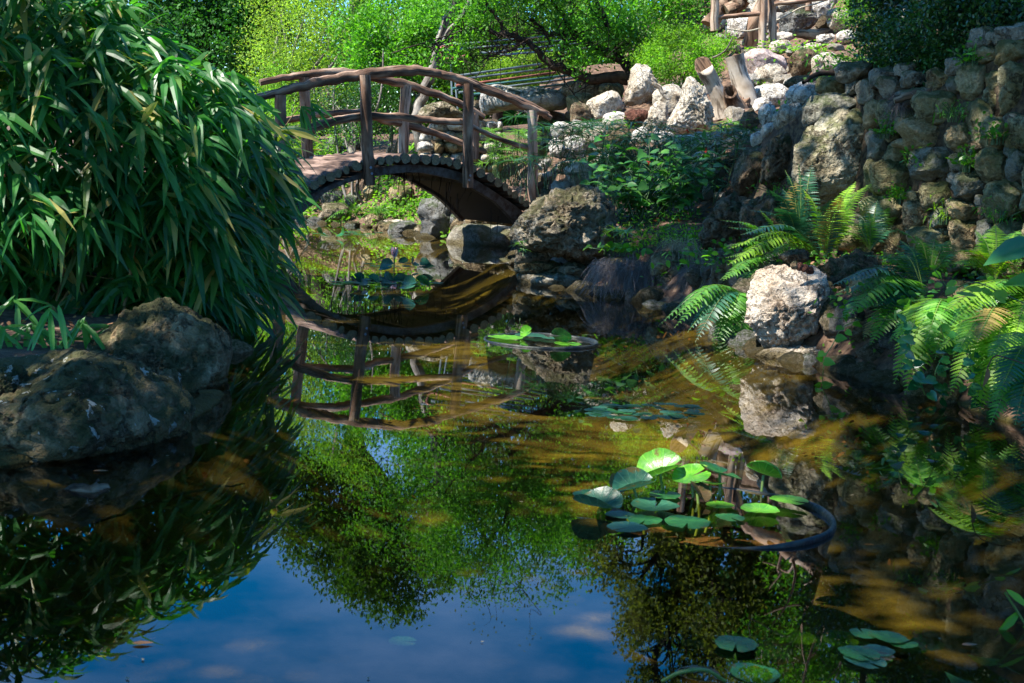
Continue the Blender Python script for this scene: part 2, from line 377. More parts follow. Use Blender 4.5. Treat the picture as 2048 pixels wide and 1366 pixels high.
L_bamboo = leafmat('bamboo_leaf', (.012, .088, .026), (.05, .19, .032), .45, .42, (1.1, 1.25, .3), .5, (.34, .30, .09))
L_bright = leafmat('bright_leaf', (.08, .22, .018), (.17, .36, .03), .42, .6, (1.05, 1.05, .35), .25)
L_yellow = leafmat('yellow_green_leaf', (.15, .28, .035), (.25, .38, .06), .45, .65, (1.0, 1.0, .4), .2)
L_mid = leafmat('mid_leaf', (.045, .17, .016), (.11, .28, .025), .40, .5, (1.05, 1.15, .35), .3)
L_dark = leafmat('dark_leaf', (.015, .075, .014), (.04, .14, .02), .28, .6, (1, 1.2, .4), .2)
L_box = leafmat('box_leaf', (.014, .055, .014), (.04, .12, .022), .22, .34, (1, 1.2, .4), .6)
L_tree = leafmat('tree_leaf', (.026, .085, .012), (.075, .16, .018), .38, .6, (1.05, 1.15, .35), .2)
L_oak = leafmat('oak_leaf', (.055, .085, .018), (.15, .18, .04), .36, .6, (1.05, 1.1, .4), .2)
L_sedge = leafmat('sedge_leaf', (.016, .08, .04), (.04, .15, .055), .22, .34, (1, 1.2, .4), .6)
L_sedgeB = leafmat('sedge_leaf_bright', (.07, .18, .035), (.14, .27, .06), .35, .45)
L_broad = leafmat('broad_leaf', (.025, .12, .022), (.08, .24, .03), .33, .38)
L_fern = leafmat('fern_leaf', (.045, .17, .014), (.11, .29, .020), .38, .42, (1.1, 1.15, .3))
L_fernB = leafmat('fern_leaf_bright', (.14, .31, .012), (.24, .42, .018), .42, .45, (1.05, 1.05, .3))
L_fernD = leafmat('fern_leaf_dark', (.010, .075, .040), (.025, .12, .05), .28, .42)
L_dead = leafmat('dead_grass', (.10, .085, .085), (.24, .20, .185), .15, .8, (1, .9, .7), .2)
L_dry = leafmat('dry_grass', (.22, .19, .12), (.38, .33, .22), .2, .8, (1, .9, .6), .2)
def padmat(name, ca, cb, spot=(.12, .09, .02)):
    m, n, l = newmat(name); tc = n.new('ShaderNodeTexCoord'); oi = n.new('ShaderNodeObjectInfo'); sx = n.new('ShaderNodeSeparateXYZ'); l.new(tc.outputs['Object'], sx.inputs[0])
    at = N_(n, 'ShaderNodeMath', operation='ARCTAN2'); l.new(sx.outputs[1], at.inputs[0]); l.new(sx.outputs[0], at.inputs[1])
    mu = N_(n, 'ShaderNodeMath', operation='MULTIPLY'); mu.inputs[1].default_value = 13; l.new(at.outputs[0], mu.inputs[0]); sn = N_(n, 'ShaderNodeMath', operation='COSINE'); l.new(mu.outputs[0], sn.inputs[0])
    vn = ramp(n, [(.90, (0, 0, 0)), (.99, (1, 1, 1))]); l.new(sn.outputs[0], vn.inputs[0])
    va = N_(n, 'ShaderNodeVectorMath', operation='ADD'); l.new(tc.outputs['Object'], va.inputs[0]); cb3 = n.new('ShaderNodeCombineXYZ'); ms = N_(n, 'ShaderNodeMath', operation='MULTIPLY'); ms.inputs[1].default_value = 50; l.new(oi.outputs['Random'], ms.inputs[0]); l.new(ms.outputs[0], cb3.inputs[0]); l.new(cb3.outputs[0], va.inputs[1])
    nz = N_(n, 'ShaderNodeTexNoise', Scale=2.2, Detail=6.0, Roughness=.65); l.new(va.outputs[0], nz.inputs['Vector'])
    r = ramp(n, [(.35, ca), (.62, cb)]); l.new(nz.outputs['Fac'], r.inputs[0])
    m1 = N_(n, 'ShaderNodeMixRGB'); m1.inputs[2].default_value = (*[min(1, x * 1.7 + .02) for x in cb], 1); mv = N_(n, 'ShaderNodeMath', operation='MULTIPLY'); mv.inputs[1].default_value = .45; l.new(vn.outputs[0], mv.inputs[0]); l.new(mv.outputs[0], m1.inputs[0]); l.new(r.outputs[0], m1.inputs[1])
    ln = N_(n, 'ShaderNodeVectorMath', operation='LENGTH'); l.new(tc.outputs['Object'], ln.inputs[0])
    ed = N_(n, 'ShaderNodeMath', operation='MULTIPLY_ADD'); ed.inputs[1].default_value = .22; l.new(ln.outputs['Value'], ed.inputs[0]); l.new(nz.outputs['Fac'], ed.inputs[2])
    sp = ramp(n, [(.76, (0, 0, 0)), (.84, (1, 1, 1))]); l.new(ed.outputs[0], sp.inputs[0])
    m2 = N_(n, 'ShaderNodeMixRGB'); m2.inputs[2].default_value = (*spot, 1); l.new(sp.outputs[0], m2.inputs[0]); l.new(m1.outputs[0], m2.inputs[1])
    p = N_(n, 'ShaderNodeBsdfPrincipled', Roughness=.3); l.new(m2.outputs[0], p.inputs['Base Color']); ad = N_(n, 'ShaderNodeMath', operation='ADD'); l.new(vn.outputs[0], ad.inputs[0]); l.new(nz.outputs['Fac'], ad.inputs[1])
    b = N_(n, 'ShaderNodeBump', Strength=.5, Distance=.004); l.new(ad.outputs[0], b.inputs['Height']); l.new(b.outputs[0], p.inputs['Normal'])
    t = n.new('ShaderNodeBsdfTranslucent'); l.new(m2.outputs[0], t.inputs[0]); mx = n.new('ShaderNodeMixShader'); mx.inputs[0].default_value = .25; o = n.new('ShaderNodeOutputMaterial')
    l.new(p.outputs[0], mx.inputs[1]); l.new(t.outputs[0], mx.inputs[2]); l.new(mx.outputs[0], o.inputs[0]); return m
L_pad = leafmat('pad_leaf', (.018, .12, .045), (.04, .20, .055), .12, .28, (1, 1.1, .3), .6)
L_padB = leafmat('pad_leaf_bright', (.07, .27, .02), (.14, .36, .03), .32, .33, (1, 1.05, .25), .6)
L_padT = leafmat('pad_leaf_teal', (.02, .10, .065), (.05, .17, .10), .1, .3, (1, 1.1, .4), .6)
L_padR = leafmat('pad_leaf_bronze', (.07, .07, .02), (.12, .06, .03), .2, .4)
L_brownleaf = leafmat('fallen_leaf', (.16, .07, .025), (.26, .13, .05), .15, .6, (1, .8, .4))
L_stem = leafmat('green_stem', (.10, .17, .03), (.17, .24, .05), .1, .4)
L_vine = leafmat('vine_leaf', (.012, .085, .030), (.035, .16, .04), .2, .25, (1, 1.15, .3), .7)
M_culm = plain('bamboo_culm', (.13, .10, .035), (.25, .17, .07), 6, .5, .1)
M_stemd = plain('dark_stem', (.03, .07, .025), (.06, .12, .04), 6, .5, .1)
M_redfl = plain('red_petal', (.55, .01, .01), (.70, .03, .02), 10, .5, .1)
M_pinkfl = plain('pink_petal', (.70, .40, .42), (.85, .62, .60), 10, .5, .1)

# ------------------------------------------------------------------ terrain
POND_PX = [(-250, 960), (0, 925), (220, 890), (370, 840), (440, 780), (455, 700), (440, 640), (400, 600), (330, 560), (420, 505), (520, 470), (560, 452), (610, 443), (640, 447),
           (700, 452), (760, 457), (830, 468), (860, 478), (905, 487), (960, 490), (1026, 492), (1040, 530), (1065, 562), (1150, 582), (1230, 596), (1340, 615), (1410, 650), (1490, 690),
           (1540, 706), (1620, 727), (1700, 750), (1790, 776), (1880, 805), (1960, 835), (2060, 865), (2300, 960)]
pond = [WP(*p)[:2] for p in POND_PX]
pond = np.array(pond + [np.array([6.5, 3.0]), np.array([6.5, -1.0]), np.array([-5, -1.0]), np.array([-5, 3.0])])
def inside_dist(X, Y):
    X = np.asarray(X, float); Y = np.asarray(Y, float)
    ins = np.zeros(X.shape, bool); d2 = np.full(X.shape, 1e9)
    n = len(pond)
    for i in range(n):
        x1, y1 = pond[i]; x2, y2 = pond[(i + 1) % n]
        c = ((y1 > Y) != (y2 > Y)) & (X < (x2 - x1) * (Y - y1) / (y2 - y1 + 1e-12) + x1); ins ^= c
        dx, dy = x2 - x1, y2 - y1
        t = np.clip(((X - x1) * dx + (Y - y1) * dy) / (dx * dx + dy * dy), 0, 1)
        d2 = np.minimum(d2, (X - x1 - t * dx) ** 2 + (Y - y1 - t * dy) ** 2)
    return np.where(ins, -1, 1) * np.sqrt(d2)
CT = [  # px, py, depth
    (620, 400, 24), (650, 360, 24.5), (700, 330, 25), (600, 330, 27), (480, 330, 27), (850, 345, 22.5), (780, 335, 24), (1000, 345, 20), (930, 330, 21),
    (1000, 440, 18.4), (1065, 405, 17), (1100, 405, 16.5), (1180, 430, 14.5), (1250, 445, 13.3), (1400, 445, 12.3), (1330, 540, 11.4), (1220, 545, 11.6), (1420, 560, 10.8),
    (1110, 330, 17.2), (1130, 300, 17.6), (1250, 300, 16.8), (1350, 285, 16.4), (1450, 280, 16), (1500, 290, 14.5), (1400, 250, 17), (1250, 215, 18.4), (1180, 240, 18), (1320, 215, 18.2),
    (1350, 180, 19.5), (1500, 215, 16.8), (1570, 220, 15.5), (1550, 140, 19), (1470, 160, 18.8), (1450, 80, 22), (1600, 100, 20), (1520, 95, 20.5), (1600, 40, 23), (1690, 100, 18), (1700, 150, 14),
    (1600, -60, 26), (1450, -30, 25), (1750, -20, 21), (1640, 190, 12.5), (1640, 160, 14.5), (1720, 195, 11.3), (1800, 180, 9.9), (1900, 150, 8.8), (2000, 100, 8.1), (2048, 70, 7.8), (2200, 60, 7.2), (1850, 120, 11.5), (2000, 40, 10),
    (1200, 130, 23), (1050, 200, 20.5), (1100, 170, 22), (950, 200, 25),
    (1500, 440, 11.0), (1590, 440, 10.4), (1700, 500, 9.1), (1800, 530, 8.2), (1900, 550, 7.4), (2048, 590, 6.8), (2200, 600, 6.4),
    (1580, 560, 9.3), (1650, 560, 8.8), (1750, 620, 7.9), (1850, 680, 7.2), (1980, 700, 6.5)]
ctl = [PY(a, b, c) for a, b, c in CT]
ctl += [np.array(v, float) for v in [(-3.2, 6.5, .18), (-2.6, 8.5, .2), (-4, 10, .3), (-5, 14, .5), (-7, 18, .7), (-9, 8, .5), (-9, 3, .5), (-12, 25, 1.2), (-8, 35, 1.8), (0, 40, 2.2),
        (9, 32, 5.5), (12, 20, 5.2), (8, 12, 3.2), (8, 6, 2.6), (6, 28, 4.6), (8, 0, 1.5), (0, -8, .6), (-10, -5, .6), (-25, 20, 2), (25, 20, 8), (0, 60, 4), (-30, 60, 3), (30, 60, 9), (0, 200, 10), (-150, 100, 6), (150, 100, 14), (0, -150, 4), (-150, -50, 4), (150, -50, 8)]]
ctl = np.array(ctl)
W0 = PY(1480, 400, 11.35); W1 = PY(2048, 400, 7.35); WU = W1 - W0; WU[2] = 0; WU /= np.linalg.norm(WU)
def hfun(X, Y, fine=True):
    X = np.asarray(X, float); Y = np.asarray(Y, float)
    w = 0; z = 0
    for c in ctl:
        d = ((X - c[0]) ** 2 + (Y - c[1]) ** 2 + .02) ** -1.6
        w = w + d; z = z + d * c[2]
    z = z / w
    # the wall holds back the slope at the right: low in front of it, high behind
    sw = (X - W0[0]) * -WU[1] + (Y - W0[1]) * WU[0]; uw = (X - W0[0]) * WU[0] + (Y - W0[1]) * WU[1]
    lim = .50 + .035 * (5 - uw) * 0 + np.maximum(0, sw - .42) * 3.2 + np.maximum(0, -uw - .2) * 2.0
    z = np.minimum(z, lim)
    z = np.where(X < .2, np.minimum(z, .16 + np.maximum(0, Y - 9.0) * .09 + np.maximum(0, -X - 6) * .1), z)
    sd = inside_dist(X, Y)
    s = np.clip(sd / np.where((Y > 18) & (X < .5), 2.2, .45), 0, 1); s = s * s * (3 - 2 * s)
    q = np.clip(-sd / .9, 0, 1); q = q * q * (3 - 2 * q)
    out = np.where(sd > 0, -.05 + (np.maximum(z, .15) + .05) * s, -.05 - .36 * q)
    return out
def hit(px, py):
    d = ray(px, py); t = np.arange(2.0, 60, .04); P = CAM[None] + d[None] * t[:, None]
    h = np.maximum(hfun(P[:, 0], P[:, 1]), 0.0)
    i = np.argmax(P[:, 2] < h)
    if P[i, 2] >= h[i]: i = len(t) - 1
    return P[i]
def gz(x, y): return float(hfun(np.array([x]), np.array([y]))[0])
def axis_(a, b, fa, fb, st):
    mid = list(np.arange(fa, fb, st)); lo = []; x = fa; s = st
    while x > a: s *= 1.35; x -= s; lo.append(x)
    hi = []; x = mid[-1]; s = st
    while x < b: s *= 1.35; x += s; hi.append(x)
    return np.array(lo[::-1] + mid + hi)
gx = axis_(-300, 300, -7, 8, .11); gy = axis_(-300, 400, 0, 27, .11)
GX, GY = np.meshgrid(gx, gy)
GZ = hfun(GX, GY)
sdg = inside_dist(GX, GY)
flat = [noise.fractal(Vector((x * 1.3, y * 1.3, 0)), 1.0, 2.0, 4) for x, y in zip(GX.ravel(), GY.ravel())]
GZ += np.array(flat).reshape(GZ.shape) * np.where(sdg > 0, .05, .03) * np.clip(np.abs(sdg) * 3, 0, 1)
V = np.stack([GX.ravel(), GY.ravel(), GZ.ravel()], 1)
ny, nx = GX.shape
ii = (np.arange(ny - 1)[:, None] * nx + np.arange(nx - 1)[None]).ravel()
m, n, l = newmat('ground_mat')
g = n.new('ShaderNodeNewGeometry'); sx = n.new('ShaderNodeSeparateXYZ'); l.new(g.outputs['Position'], sx.inputs[0])
nzA = N_(n, 'ShaderNodeTexNoise', Scale=14.0, Detail=8.0, Roughness=.7); l.new(g.outputs['Position'], nzA.inputs['Vector'])
nzB = N_(n, 'ShaderNodeTexNoise', Scale=1.6, Detail=6.0, Roughness=.62); l.new(g.outputs['Position'], nzB.inputs['Vector'])
soil = ramp(n, [(.35, (.03, .016, .009)), (.52, (.10, .055, .032)), (.66, (.21, .135, .085))]); l.new(nzA.outputs['Fac'], soil.inputs[0])
silt = ramp(n, [(.34, (.008, .007, .001)), (.50, (.080, .060, .006)), (.68, (.20, .155, .02))]); l.new(nzB.outputs['Fac'], silt.inputs[0])
s2 = ramp(n, [(.35, (.55, .55, .55)), (.6, (1, 1, 1))]); l.new(nzA.outputs['Fac'], s2.inputs[0])
sm = N_(n, 'ShaderNodeMixRGB', blend_type='MULTIPLY'); sm.inputs[0].default_value = .8; l.new(silt.outputs[0], sm.inputs[1]); l.new(s2.outputs[0], sm.inputs[2])
st = ramp(n, [(.49, (1, 1, 1)), (.51, (0, 0, 0))]); ma = N_(n, 'ShaderNodeMath', operation='ADD'); ma.inputs[1].default_value = .48; l.new(sx.outputs[2], ma.inputs[0]); l.new(ma.outputs[0], st.inputs[0])
mx = n.new('ShaderNodeMixRGB'); l.new(st.outputs[0], mx.inputs[0]); l.new(soil.outputs[0], mx.inputs[1]); l.new(sm.outputs[0], mx.inputs[2])
p = N_(n, 'ShaderNodeBsdfPrincipled', Roughness=.95); l.new(mx.outputs[0], p.inputs['Base Color'])
b = N_(n, 'ShaderNodeBump', Strength=.8, Distance=.03); l.new(nzA.outputs['Fac'], b.inputs['Height']); l.new(b.outputs[0], p.inputs['Normal'])
o = n.new('ShaderNodeOutputMaterial'); l.new(p.outputs[0], o.inputs[0])
M_ground = m
go = np_mesh('ground', V, np.stack([ii, ii + 1, ii + nx + 1, ii + nx], 1), M_ground)
tag(go, 'reddish brown mulch and soil ground round the garden pond', 'ground', kind='structure')

# ------------------------------------------------------------------ water
m, n, l = newmat('pond_water')
g = n.new('ShaderNodeNewGeometry'); mp = n.new('ShaderNodeMapping'); mp.inputs['Scale'].default_value = (.55, 1.0, 1); l.new(g.outputs['Position'], mp.inputs[0])
w1 = N_(n, 'ShaderNodeTexNoise', Scale=3.0, Detail=3.0, Roughness=.5); l.new(mp.outputs[0], w1.inputs['Vector'])
w2 = N_(n, 'ShaderNodeTexNoise', Scale=.7, Detail=2.0); l.new(mp.outputs[0], w2.inputs['Vector'])
wm = N_(n, 'ShaderNodeMath', operation='MULTIPLY'); wr = ramp(n, [(.4, (.25, .25, .25)), (.65, (1, 1, 1))]); l.new(w2.outputs['Fac'], wr.inputs[0]); l.new(w1.outputs['Fac'], wm.inputs[0]); l.new(wr.outputs[0], wm.inputs[1])
b = N_(n, 'ShaderNodeBump', Strength=.022, Distance=.012); l.new(wm.outputs[0], b.inputs['Height'])
fr = N_(n, 'ShaderNodeFresnel', IOR=1.47); l.new(b.outputs[0], fr.inputs['Normal'])
tr = n.new('ShaderNodeBsdfTransparent'); tr.inputs[0].default_value = (.78, .72, .44, 1)
gl = N_(n, 'ShaderNodeBsdfGlossy', Roughness=.012); gl.inputs[0].default_value = (.96, .98, 1, 1); l.new(b.outputs[0], gl.inputs['Normal'])
mx = n.new('ShaderNodeMixShader'); l.new(fr.outputs[0], mx.inputs[0]); l.new(tr.outputs[0], mx.inputs[1]); l.new(gl.outputs[0], mx.inputs[2])
o = n.new('ShaderNodeOutputMaterial'); l.new(mx.outputs[0], o.inputs[0])
M_water = m
wat = np_mesh('water', [(-14, -3, 0), (9, -3, 0), (9, 27, 0), (-14, 27, 0)], [[0, 1, 2, 3]], M_water, smooth=False)
tag(wat, 'still dark pond water mirroring the bridge, trees and blue sky', 'water', kind='structure')

# ------------------------------------------------------------------ rocks
_ico = {}
def ico(s):
    if s not in _ico:
        bm = bmesh.new(); bmesh.ops.create_icosphere(bm, subdivisions=s, radius=1.0)
        _ico[s] = (np.array([v.co[:] for v in bm.verts]), np.array([[v.index for v in f.verts] for f in bm.faces])); bm.free()
    return _ico[s]
def outline_pts(box, seed, n=2.5, tilt=0.0, rough=.10):
    r = random.Random(seed); x0, y0, x1, y1 = box; cx, cy = (x0 + x1) / 2, (y0 + y1) / 2; a, b = (x1 - x0) / 2, (y1 - y0) / 2
    out = []; p1, p2, p3 = r.random() * 6, r.random() * 6, r.random() * 6
    for k in range(40):
        t = k / 40 * 2 * math.pi; c, s = math.cos(t), math.sin(t)
        R = (abs(c) ** n + abs(s) ** n) ** (-1 / n)
        R *= 1 + rough * (.5 * math.sin(2 * t + p1) + .45 * math.sin(3 * t + p2) + .3 * math.sin(5 * t + p3))
        x, y = a * R * c, b * R * s
        out.append((cx + x * math.cos(tilt) - y * math.sin(tilt), cy + x * math.sin(tilt) + y * math.cos(tilt)))
    return out
def rock(name, label, cat, Y, mat, box=None, out=None, depth=None, sub=4, amp=.08, fac=7, seed=0, parent=None, group=None, tilt=0.0, sq=2.5, freq=2.7, fdepth=.72, sink=0.0):
    if out is None: out = outline_pts(box, seed, sq, tilt)
    r = random.Random(seed * 7 + 3)
    Q = np.array([PY(a, b_, Y)[[0, 2]] for a, b_ in out])
    lo, hi = Q.min(0), Q.max(0); c = (lo + hi) / 2
    if sink: Q[:, 1] = np.where(Q[:, 1] < c[1], c[1] + (Q[:, 1] - c[1]) * (1 + sink), Q[:, 1])
    d = []
    for i in range(len(Q)):
        a, b_ = Q[i], Q[(i + 1) % len(Q)]
        for t in np.linspace(0, 1, 8, endpoint=False): d.append(a + (b_ - a) * t - c)
    d = np.array(d); th = np.arctan2(d[:, 1], d[:, 0]); R = np.hypot(d[:, 0], d[:, 1]); o_ = np.argsort(th); th, R = th[o_], R[o_]
    S, Fc = ico(sub); P = S.copy()
    # facets: planes pressed into the unit sphere
    for k in range(fac):
        nn = np.array([r.gauss(0, 1), -abs(r.gauss(0, 1)) * 1.2 if k % 3 else r.gauss(0, 1), r.gauss(0, 1)]); nn /= np.linalg.norm(nn)
        if abs(nn[1]) < .35: nn[1] = -.5; nn /= np.linalg.norm(nn)
        h = fdepth + r.random() * (.97 - fdepth); q = P @ nn; ex = np.maximum(q - h, 0)
        P = P - ex[:, None] * nn[None] * .88
    RR = np.interp(np.arctan2(S[:, 2], S[:, 0]), th, R, period=2 * math.pi)
    size = float(np.mean(R)); dp = depth if depth else size * .85
    off = Vector((seed * 3.17, seed * 1.3, 5.0))
    sc = freq / max(size, .05) * .5
    disp = np.array([noise.fractal(Vector((v[0] * freq, v[1] * freq, v[2] * freq)) + off, .9, 2.1, 6) for v in S])
    rid = np.array([abs(noise.noise(Vector((v[0] * freq * 1.7, v[1] * freq * 1.7, v[2] * freq * 2.2)) + off)) for v in S])
    k = 1 + amp * disp - amp * .9 * np.maximum(.12 - rid, 0) / .12
    W = np.stack([P[:, 0] * RR, P[:, 1] * dp, P[:, 2] * RR], 1) * k[:, None]
    for ax_, hh in ((0, (hi[0] - lo[0]) / 2), (2, (max(Q[:, 1]) - min(Q[:, 1])) / 2)):
        a0, a1 = W[:, ax_].min(), W[:, ax_].max(); W[:, ax_] = (W[:, ax_] - (a0 + a1) / 2) * (2 * hh / (a1 - a0)) + (((max(Q[:, 1]) + min(Q[:, 1])) / 2 - c[1]) if ax_ == 2 else 0)
    loc = np.array([c[0], Y, lo[1]])
    W += np.array([c[0], Y, c[1]])
    ob = np_mesh(name, W, Fc, mat, parent, loc)
    if parent is None: tag(ob, label, cat, group)
    elif label: ob['label'] = label
    return ob
def hrock(name, label, cat, box, mat, Y=None, **kw):
    """rock whose depth is where its foot meets the ground"""
    if Y is None:
        x0, y0, x1, y1 = box; p = hit((x0 + x1) / 2, y1 - (y1 - y0) * .12); Y = p[1]
    kw.setdefault('sink', .25)
    return rock(name, label, cat, Y, mat, box=box, seed=int(box[0] * 3 + box[1]) % 997, **kw)

# left boulders
rock('boulder', 'large rounded brown boulder under the bamboo at the left shore', 'boulder', 5.75, M_mossB, out=[(180, 690), (200, 660), (240, 625), (285, 600), (320, 598), (380, 618), (425, 645), (455, 690), (458, 730), (447, 770), (448, 815), (400, 860), (330, 900), (250, 890), (190, 800)], sub=6, amp=.08, seed=11, fac=10, depth=.45, fdepth=.76, freq=3.6)
rock('boulder', 'long low mossy boulder with white lichen spots at the left edge', 'boulder', 4.55, M_moss, out=[(-160, 800), (-120, 740), (-40, 722), (30, 715), (70, 705), (150, 697), (195, 700), (250, 720), (280, 745), (320, 770), (350, 800), (372, 835), (360, 880), (300, 900), (200, 925), (80, 950), (-60, 970), (-150, 950)], sub=6, amp=.065, seed=12, fac=11, depth=.52, fdepth=.76, freq=3.0)
rock('rock', 'small knobbly rock wedged between the two left boulders', 'rock', 5.25, M_mossB, out=[(215, 715), (235, 695), (275, 687), (310, 692), (322, 712), (318, 745), (300, 770), (240, 770), (215, 745)], sub=5, amp=.16, seed=13, depth=.1)
rock('rock', 'dark knob of rock lying against the lichen spotted boulder at the left edge', 'rock', 4.35, M_moss, out=[(-30, 740), (0, 728), (35, 728), (52, 748), (55, 775), (35, 800), (0, 812), (-35, 800)], sub=5, amp=.16, seed=14, depth=.1)
rock('rock', 'mossy hollowed lump beside the foot of the rounded brown boulder', 'rock', 5.1, M_moss, out=[(318, 745), (345, 735), (358, 755), (362, 800), (372, 840), (350, 862), (320, 840), (305, 790)], sub=5, amp=.2, seed=15, depth=.12)
# stone edging along the left waterline
tb = []
EL = [(-200, 958), (0, 932), (150, 905), (280, 880), (350, 860), (372, 845), (400, 832), (440, 803), (448, 790)]
EP = catmull([WP(a, b_) for a, b_ in EL], 8)
T_ = np.gradient(EP, axis=0); T_ /= np.linalg.norm(T_, axis=1)[:, None]; SD = np.stack([-T_[:, 1], T_[:, 0], T_[:, 2]], 1)
prof = [(.03, -.3), (.0, -.02), (.0, .008), (.02, .02), (.04, .02), (.10, .02)]
V = []; Fc = []
for i, (p_, s_) in enumerate(zip(EP, SD)):
    for j, (a, z_) in enumerate(prof):
        q = p_ + s_ * a; q[2] = z_ + .012 * noise.noise(Vector((q[0] * 5, q[1] * 5, j)))
        q[0] += .02 * noise.noise(Vector((i * .4, j * .3, 2))); V.append(q)
for i in range(len(EP) - 1):
    for j in range(len(prof) - 1):
        a = i * len(prof) + j; Fc.append([a, a + 1, a + len(prof) + 1, a + len(prof)])
o = np_mesh('pond_edging', V, Fc, rockmat('algae_edging', [(.02, .025, .012), (.05, .055, .025), (.09, .09, .045)], 3, .3, .4, (.04, .06, .015), bump=.5, wet=.9))
tag(o, 'low algae stained stone edging round the foot of the left boulders', 'edging')

# middle boulder and the stones it stands on
rock('boulder', 'big rugged tan boulder by the right end of the footbridge', 'boulder', 11.9, M_hero, out=[(1018, 470), (1030, 440), (1060, 410), (1090, 385), (1120, 372), (1150, 369), (1200, 372), (1225, 400), (1238, 440), (1240, 480), (1222, 520), (1200, 532), (1165, 528), (1110, 510), (1060, 500), (1030, 492)], sub=6, amp=.12, seed=21, fac=9, depth=.5, fdepth=.8, freq=3.2)
for i, (bx, mt, lb) in enumerate([((1026, 494, 1105, 526), M_hero, 'thin brown slab of stone jutting out under the left foot of the tan boulder'),
        ((1030, 515, 1112, 548), M_olive2, 'small tan stone at the waterline left below the tan boulder'),
        ((1032, 538, 1120, 574), M_hero, 'stacked mottled stone half in the water below the tan boulder'),
        ((1072, 522, 1124, 548), M_olive2, 'rounded yellow tan stone tucked under the tan boulder'),
        ((1118, 522, 1182, 556), M_hero, 'wedge of pitted stone carrying the tan boulder'),
        ((1060, 544, 1170, 582), M_conc, 'long pale ledge stone at the waterline under the tan boulder'),
        ((1158, 532, 1212, 588), M_grey, 'smooth dark grey stone at the water between ledge and dead grass'),
        ((1205, 560, 1300, 600), M_hero, 'low stone at the waterline under the hanging dead grass'),
        ((1296, 560, 1356, 612), M_wgrey, 'rounded greenish stone at the waterline right of the dead grass'),
        ((1300, 545, 1325, 575), M_olive, 'small olive stone perched above the waterline by the dead grass'),
        ((1355, 565, 1400, 615), M_hero, 'mossy stone at the waterline near the lower fern'),
        ((1400, 558, 1450, 612), M_olive2, 'tan knob of stone behind the lower fern')]):
    Yd = WP((bx[0] + bx[2]) / 2, 590 if i > 6 else (575 if i > 3 else 568))[1] + (.1 if i < 3 else .15)
    hrock('shore_stone', lb, 'stone', bx, mt, Y=Yd, sub=4, amp=.14, depth=.2)
# bank behind the bridge
for bx, Yd, mt, lb in [((651, 267, 685, 312), 23.6, M_grey, 'jagged grey rock on the far bank left of the dark shrub'),
        ((683, 268, 727, 304), 23.6, M_grey, 'mossy grey rock under the dark shrub on the far bank'),
        ((725, 370, 755, 400), 23.2, M_olive2, 'tan stone seen through the arch of the bridge'),
        ((640, 378, 688, 412), 23.3, M_grey, 'grey stone on the far bank by the left of the arch'),
        ((690, 385, 725, 415), 23.4, M_wgrey, 'weathered stone high on the bank seen through the arch'),
        ((638, 405, 700, 446), 22.9, M_hero, 'brown boulder at the far waterline left of the fern'),
        ((726, 428, 766, 458), 22.2, M_olive2, 'rounded tan stone at the far waterline under the bright plants'),
        ((762, 438, 812, 458), 21.7, M_cream, 'flat pale stone at the far waterline behind the striped rock'),
        ((776, 441, 836, 472), 20.6, M_grey, 'grey striped rock lying in the water under the bridge'),
        ((828, 446, 862, 476), 20.4, M_hero, 'low stone at the waterline beside the big grey boulder'),
        ((836, 388, 924, 486), 19.6, M_grey, 'big upright grey boulder in the shade under the bridge'),
        ((900, 428, 922, 448), 18.9, M_grey, 'small round stone resting on the concrete footing'),
        ((775, 370, 830, 410), 23.4, M_olive2, 'mossy bank stone above the bright leafy plants'),
        ((830, 350, 880, 392), 22.6, M_olive2, 'tan stone seen under the top of the arch')]:
    hrock('bank_stone', lb, 'rock', bx, mt, Y=Yd if bx[3] > 425 else None, sub=4, amp=.12, sink=.25)
# concrete footing of the bridge
rock('bridge_footing', 'pale rough concrete block footing under the right end of the bridge', 'footing', 18.4, M_conc, out=[(892, 478), (905, 452), (930, 446), (1000, 450), (1040, 455), (1060, 480), (1060, 520), (890, 505)], sub=5, amp=.04, seed=33, sq=4, depth=.5)
# stone wall pillar behind the bridge
wroot = empty('stone_wall', PY(910, 345, 20.9), 'low wall of tan stones behind the bridge rails under the stone slab', 'wall')
core = rock('mortar', None, None, 21.2, M_mortar, out=[(832, 345), (840, 260), (900, 238), (1000, 238), (1006, 345)], sub=3, amp=.03, seed=3, parent=wroot, depth=.25)
rw = random.Random(5)
yy = 246
rows = [(240, 262), (262, 284), (284, 305), (305, 325), (325, 345)]
for ri, (ya, yb) in enumerate(rows):
    x = 828 + (4 if ri else 26) + rw.random() * 8
    while x < 998:
        w_ = 18 + rw.random() * 26; bx = (x, ya + rw.uniform(-2, 2), min(x + w_, 1006), yb + rw.uniform(-1, 4))
        rock('stone', None, None, 20.85 + rw.random() * .08, rw.choice([M_cream, M_white, M_olive2, M_cream]), box=bx, sub=3, amp=.1, seed=int(x + ya * 3), parent=wroot, depth=.14, sq=3)
        x += w_ - 1
rock('shade_fill_rock', 'dark rock added to stand for the shaded hollow under the right end of the bridge', 'rock', 18.9, M_moss, out=[(900, 452), (915, 410), (960, 395), (1020, 400), (1050, 430), (1050, 460), (900, 462)], sub=5, amp=.15, seed=34, depth=.25)  # dark mass put in where the bridge end is only in shade
rock('boulder', 'tan pitted boulder lying on top of the low wall behind the bridge', 'boulder', 20.8, M_hero, out=[(832, 232), (840, 215), (862, 204), (885, 202), (910, 212), (925, 226), (928, 238), (880, 240), (838, 240)], sub=5, amp=.12, seed=41)
rock('boulder', 'brown boulder half hidden behind the second bridge post, on the low wall', 'boulder', 20.9, M_hero, out=[(925, 236), (932, 212), (950, 200), (970, 206), (972, 225), (965, 240)], sub=5, amp=.12, seed=42)
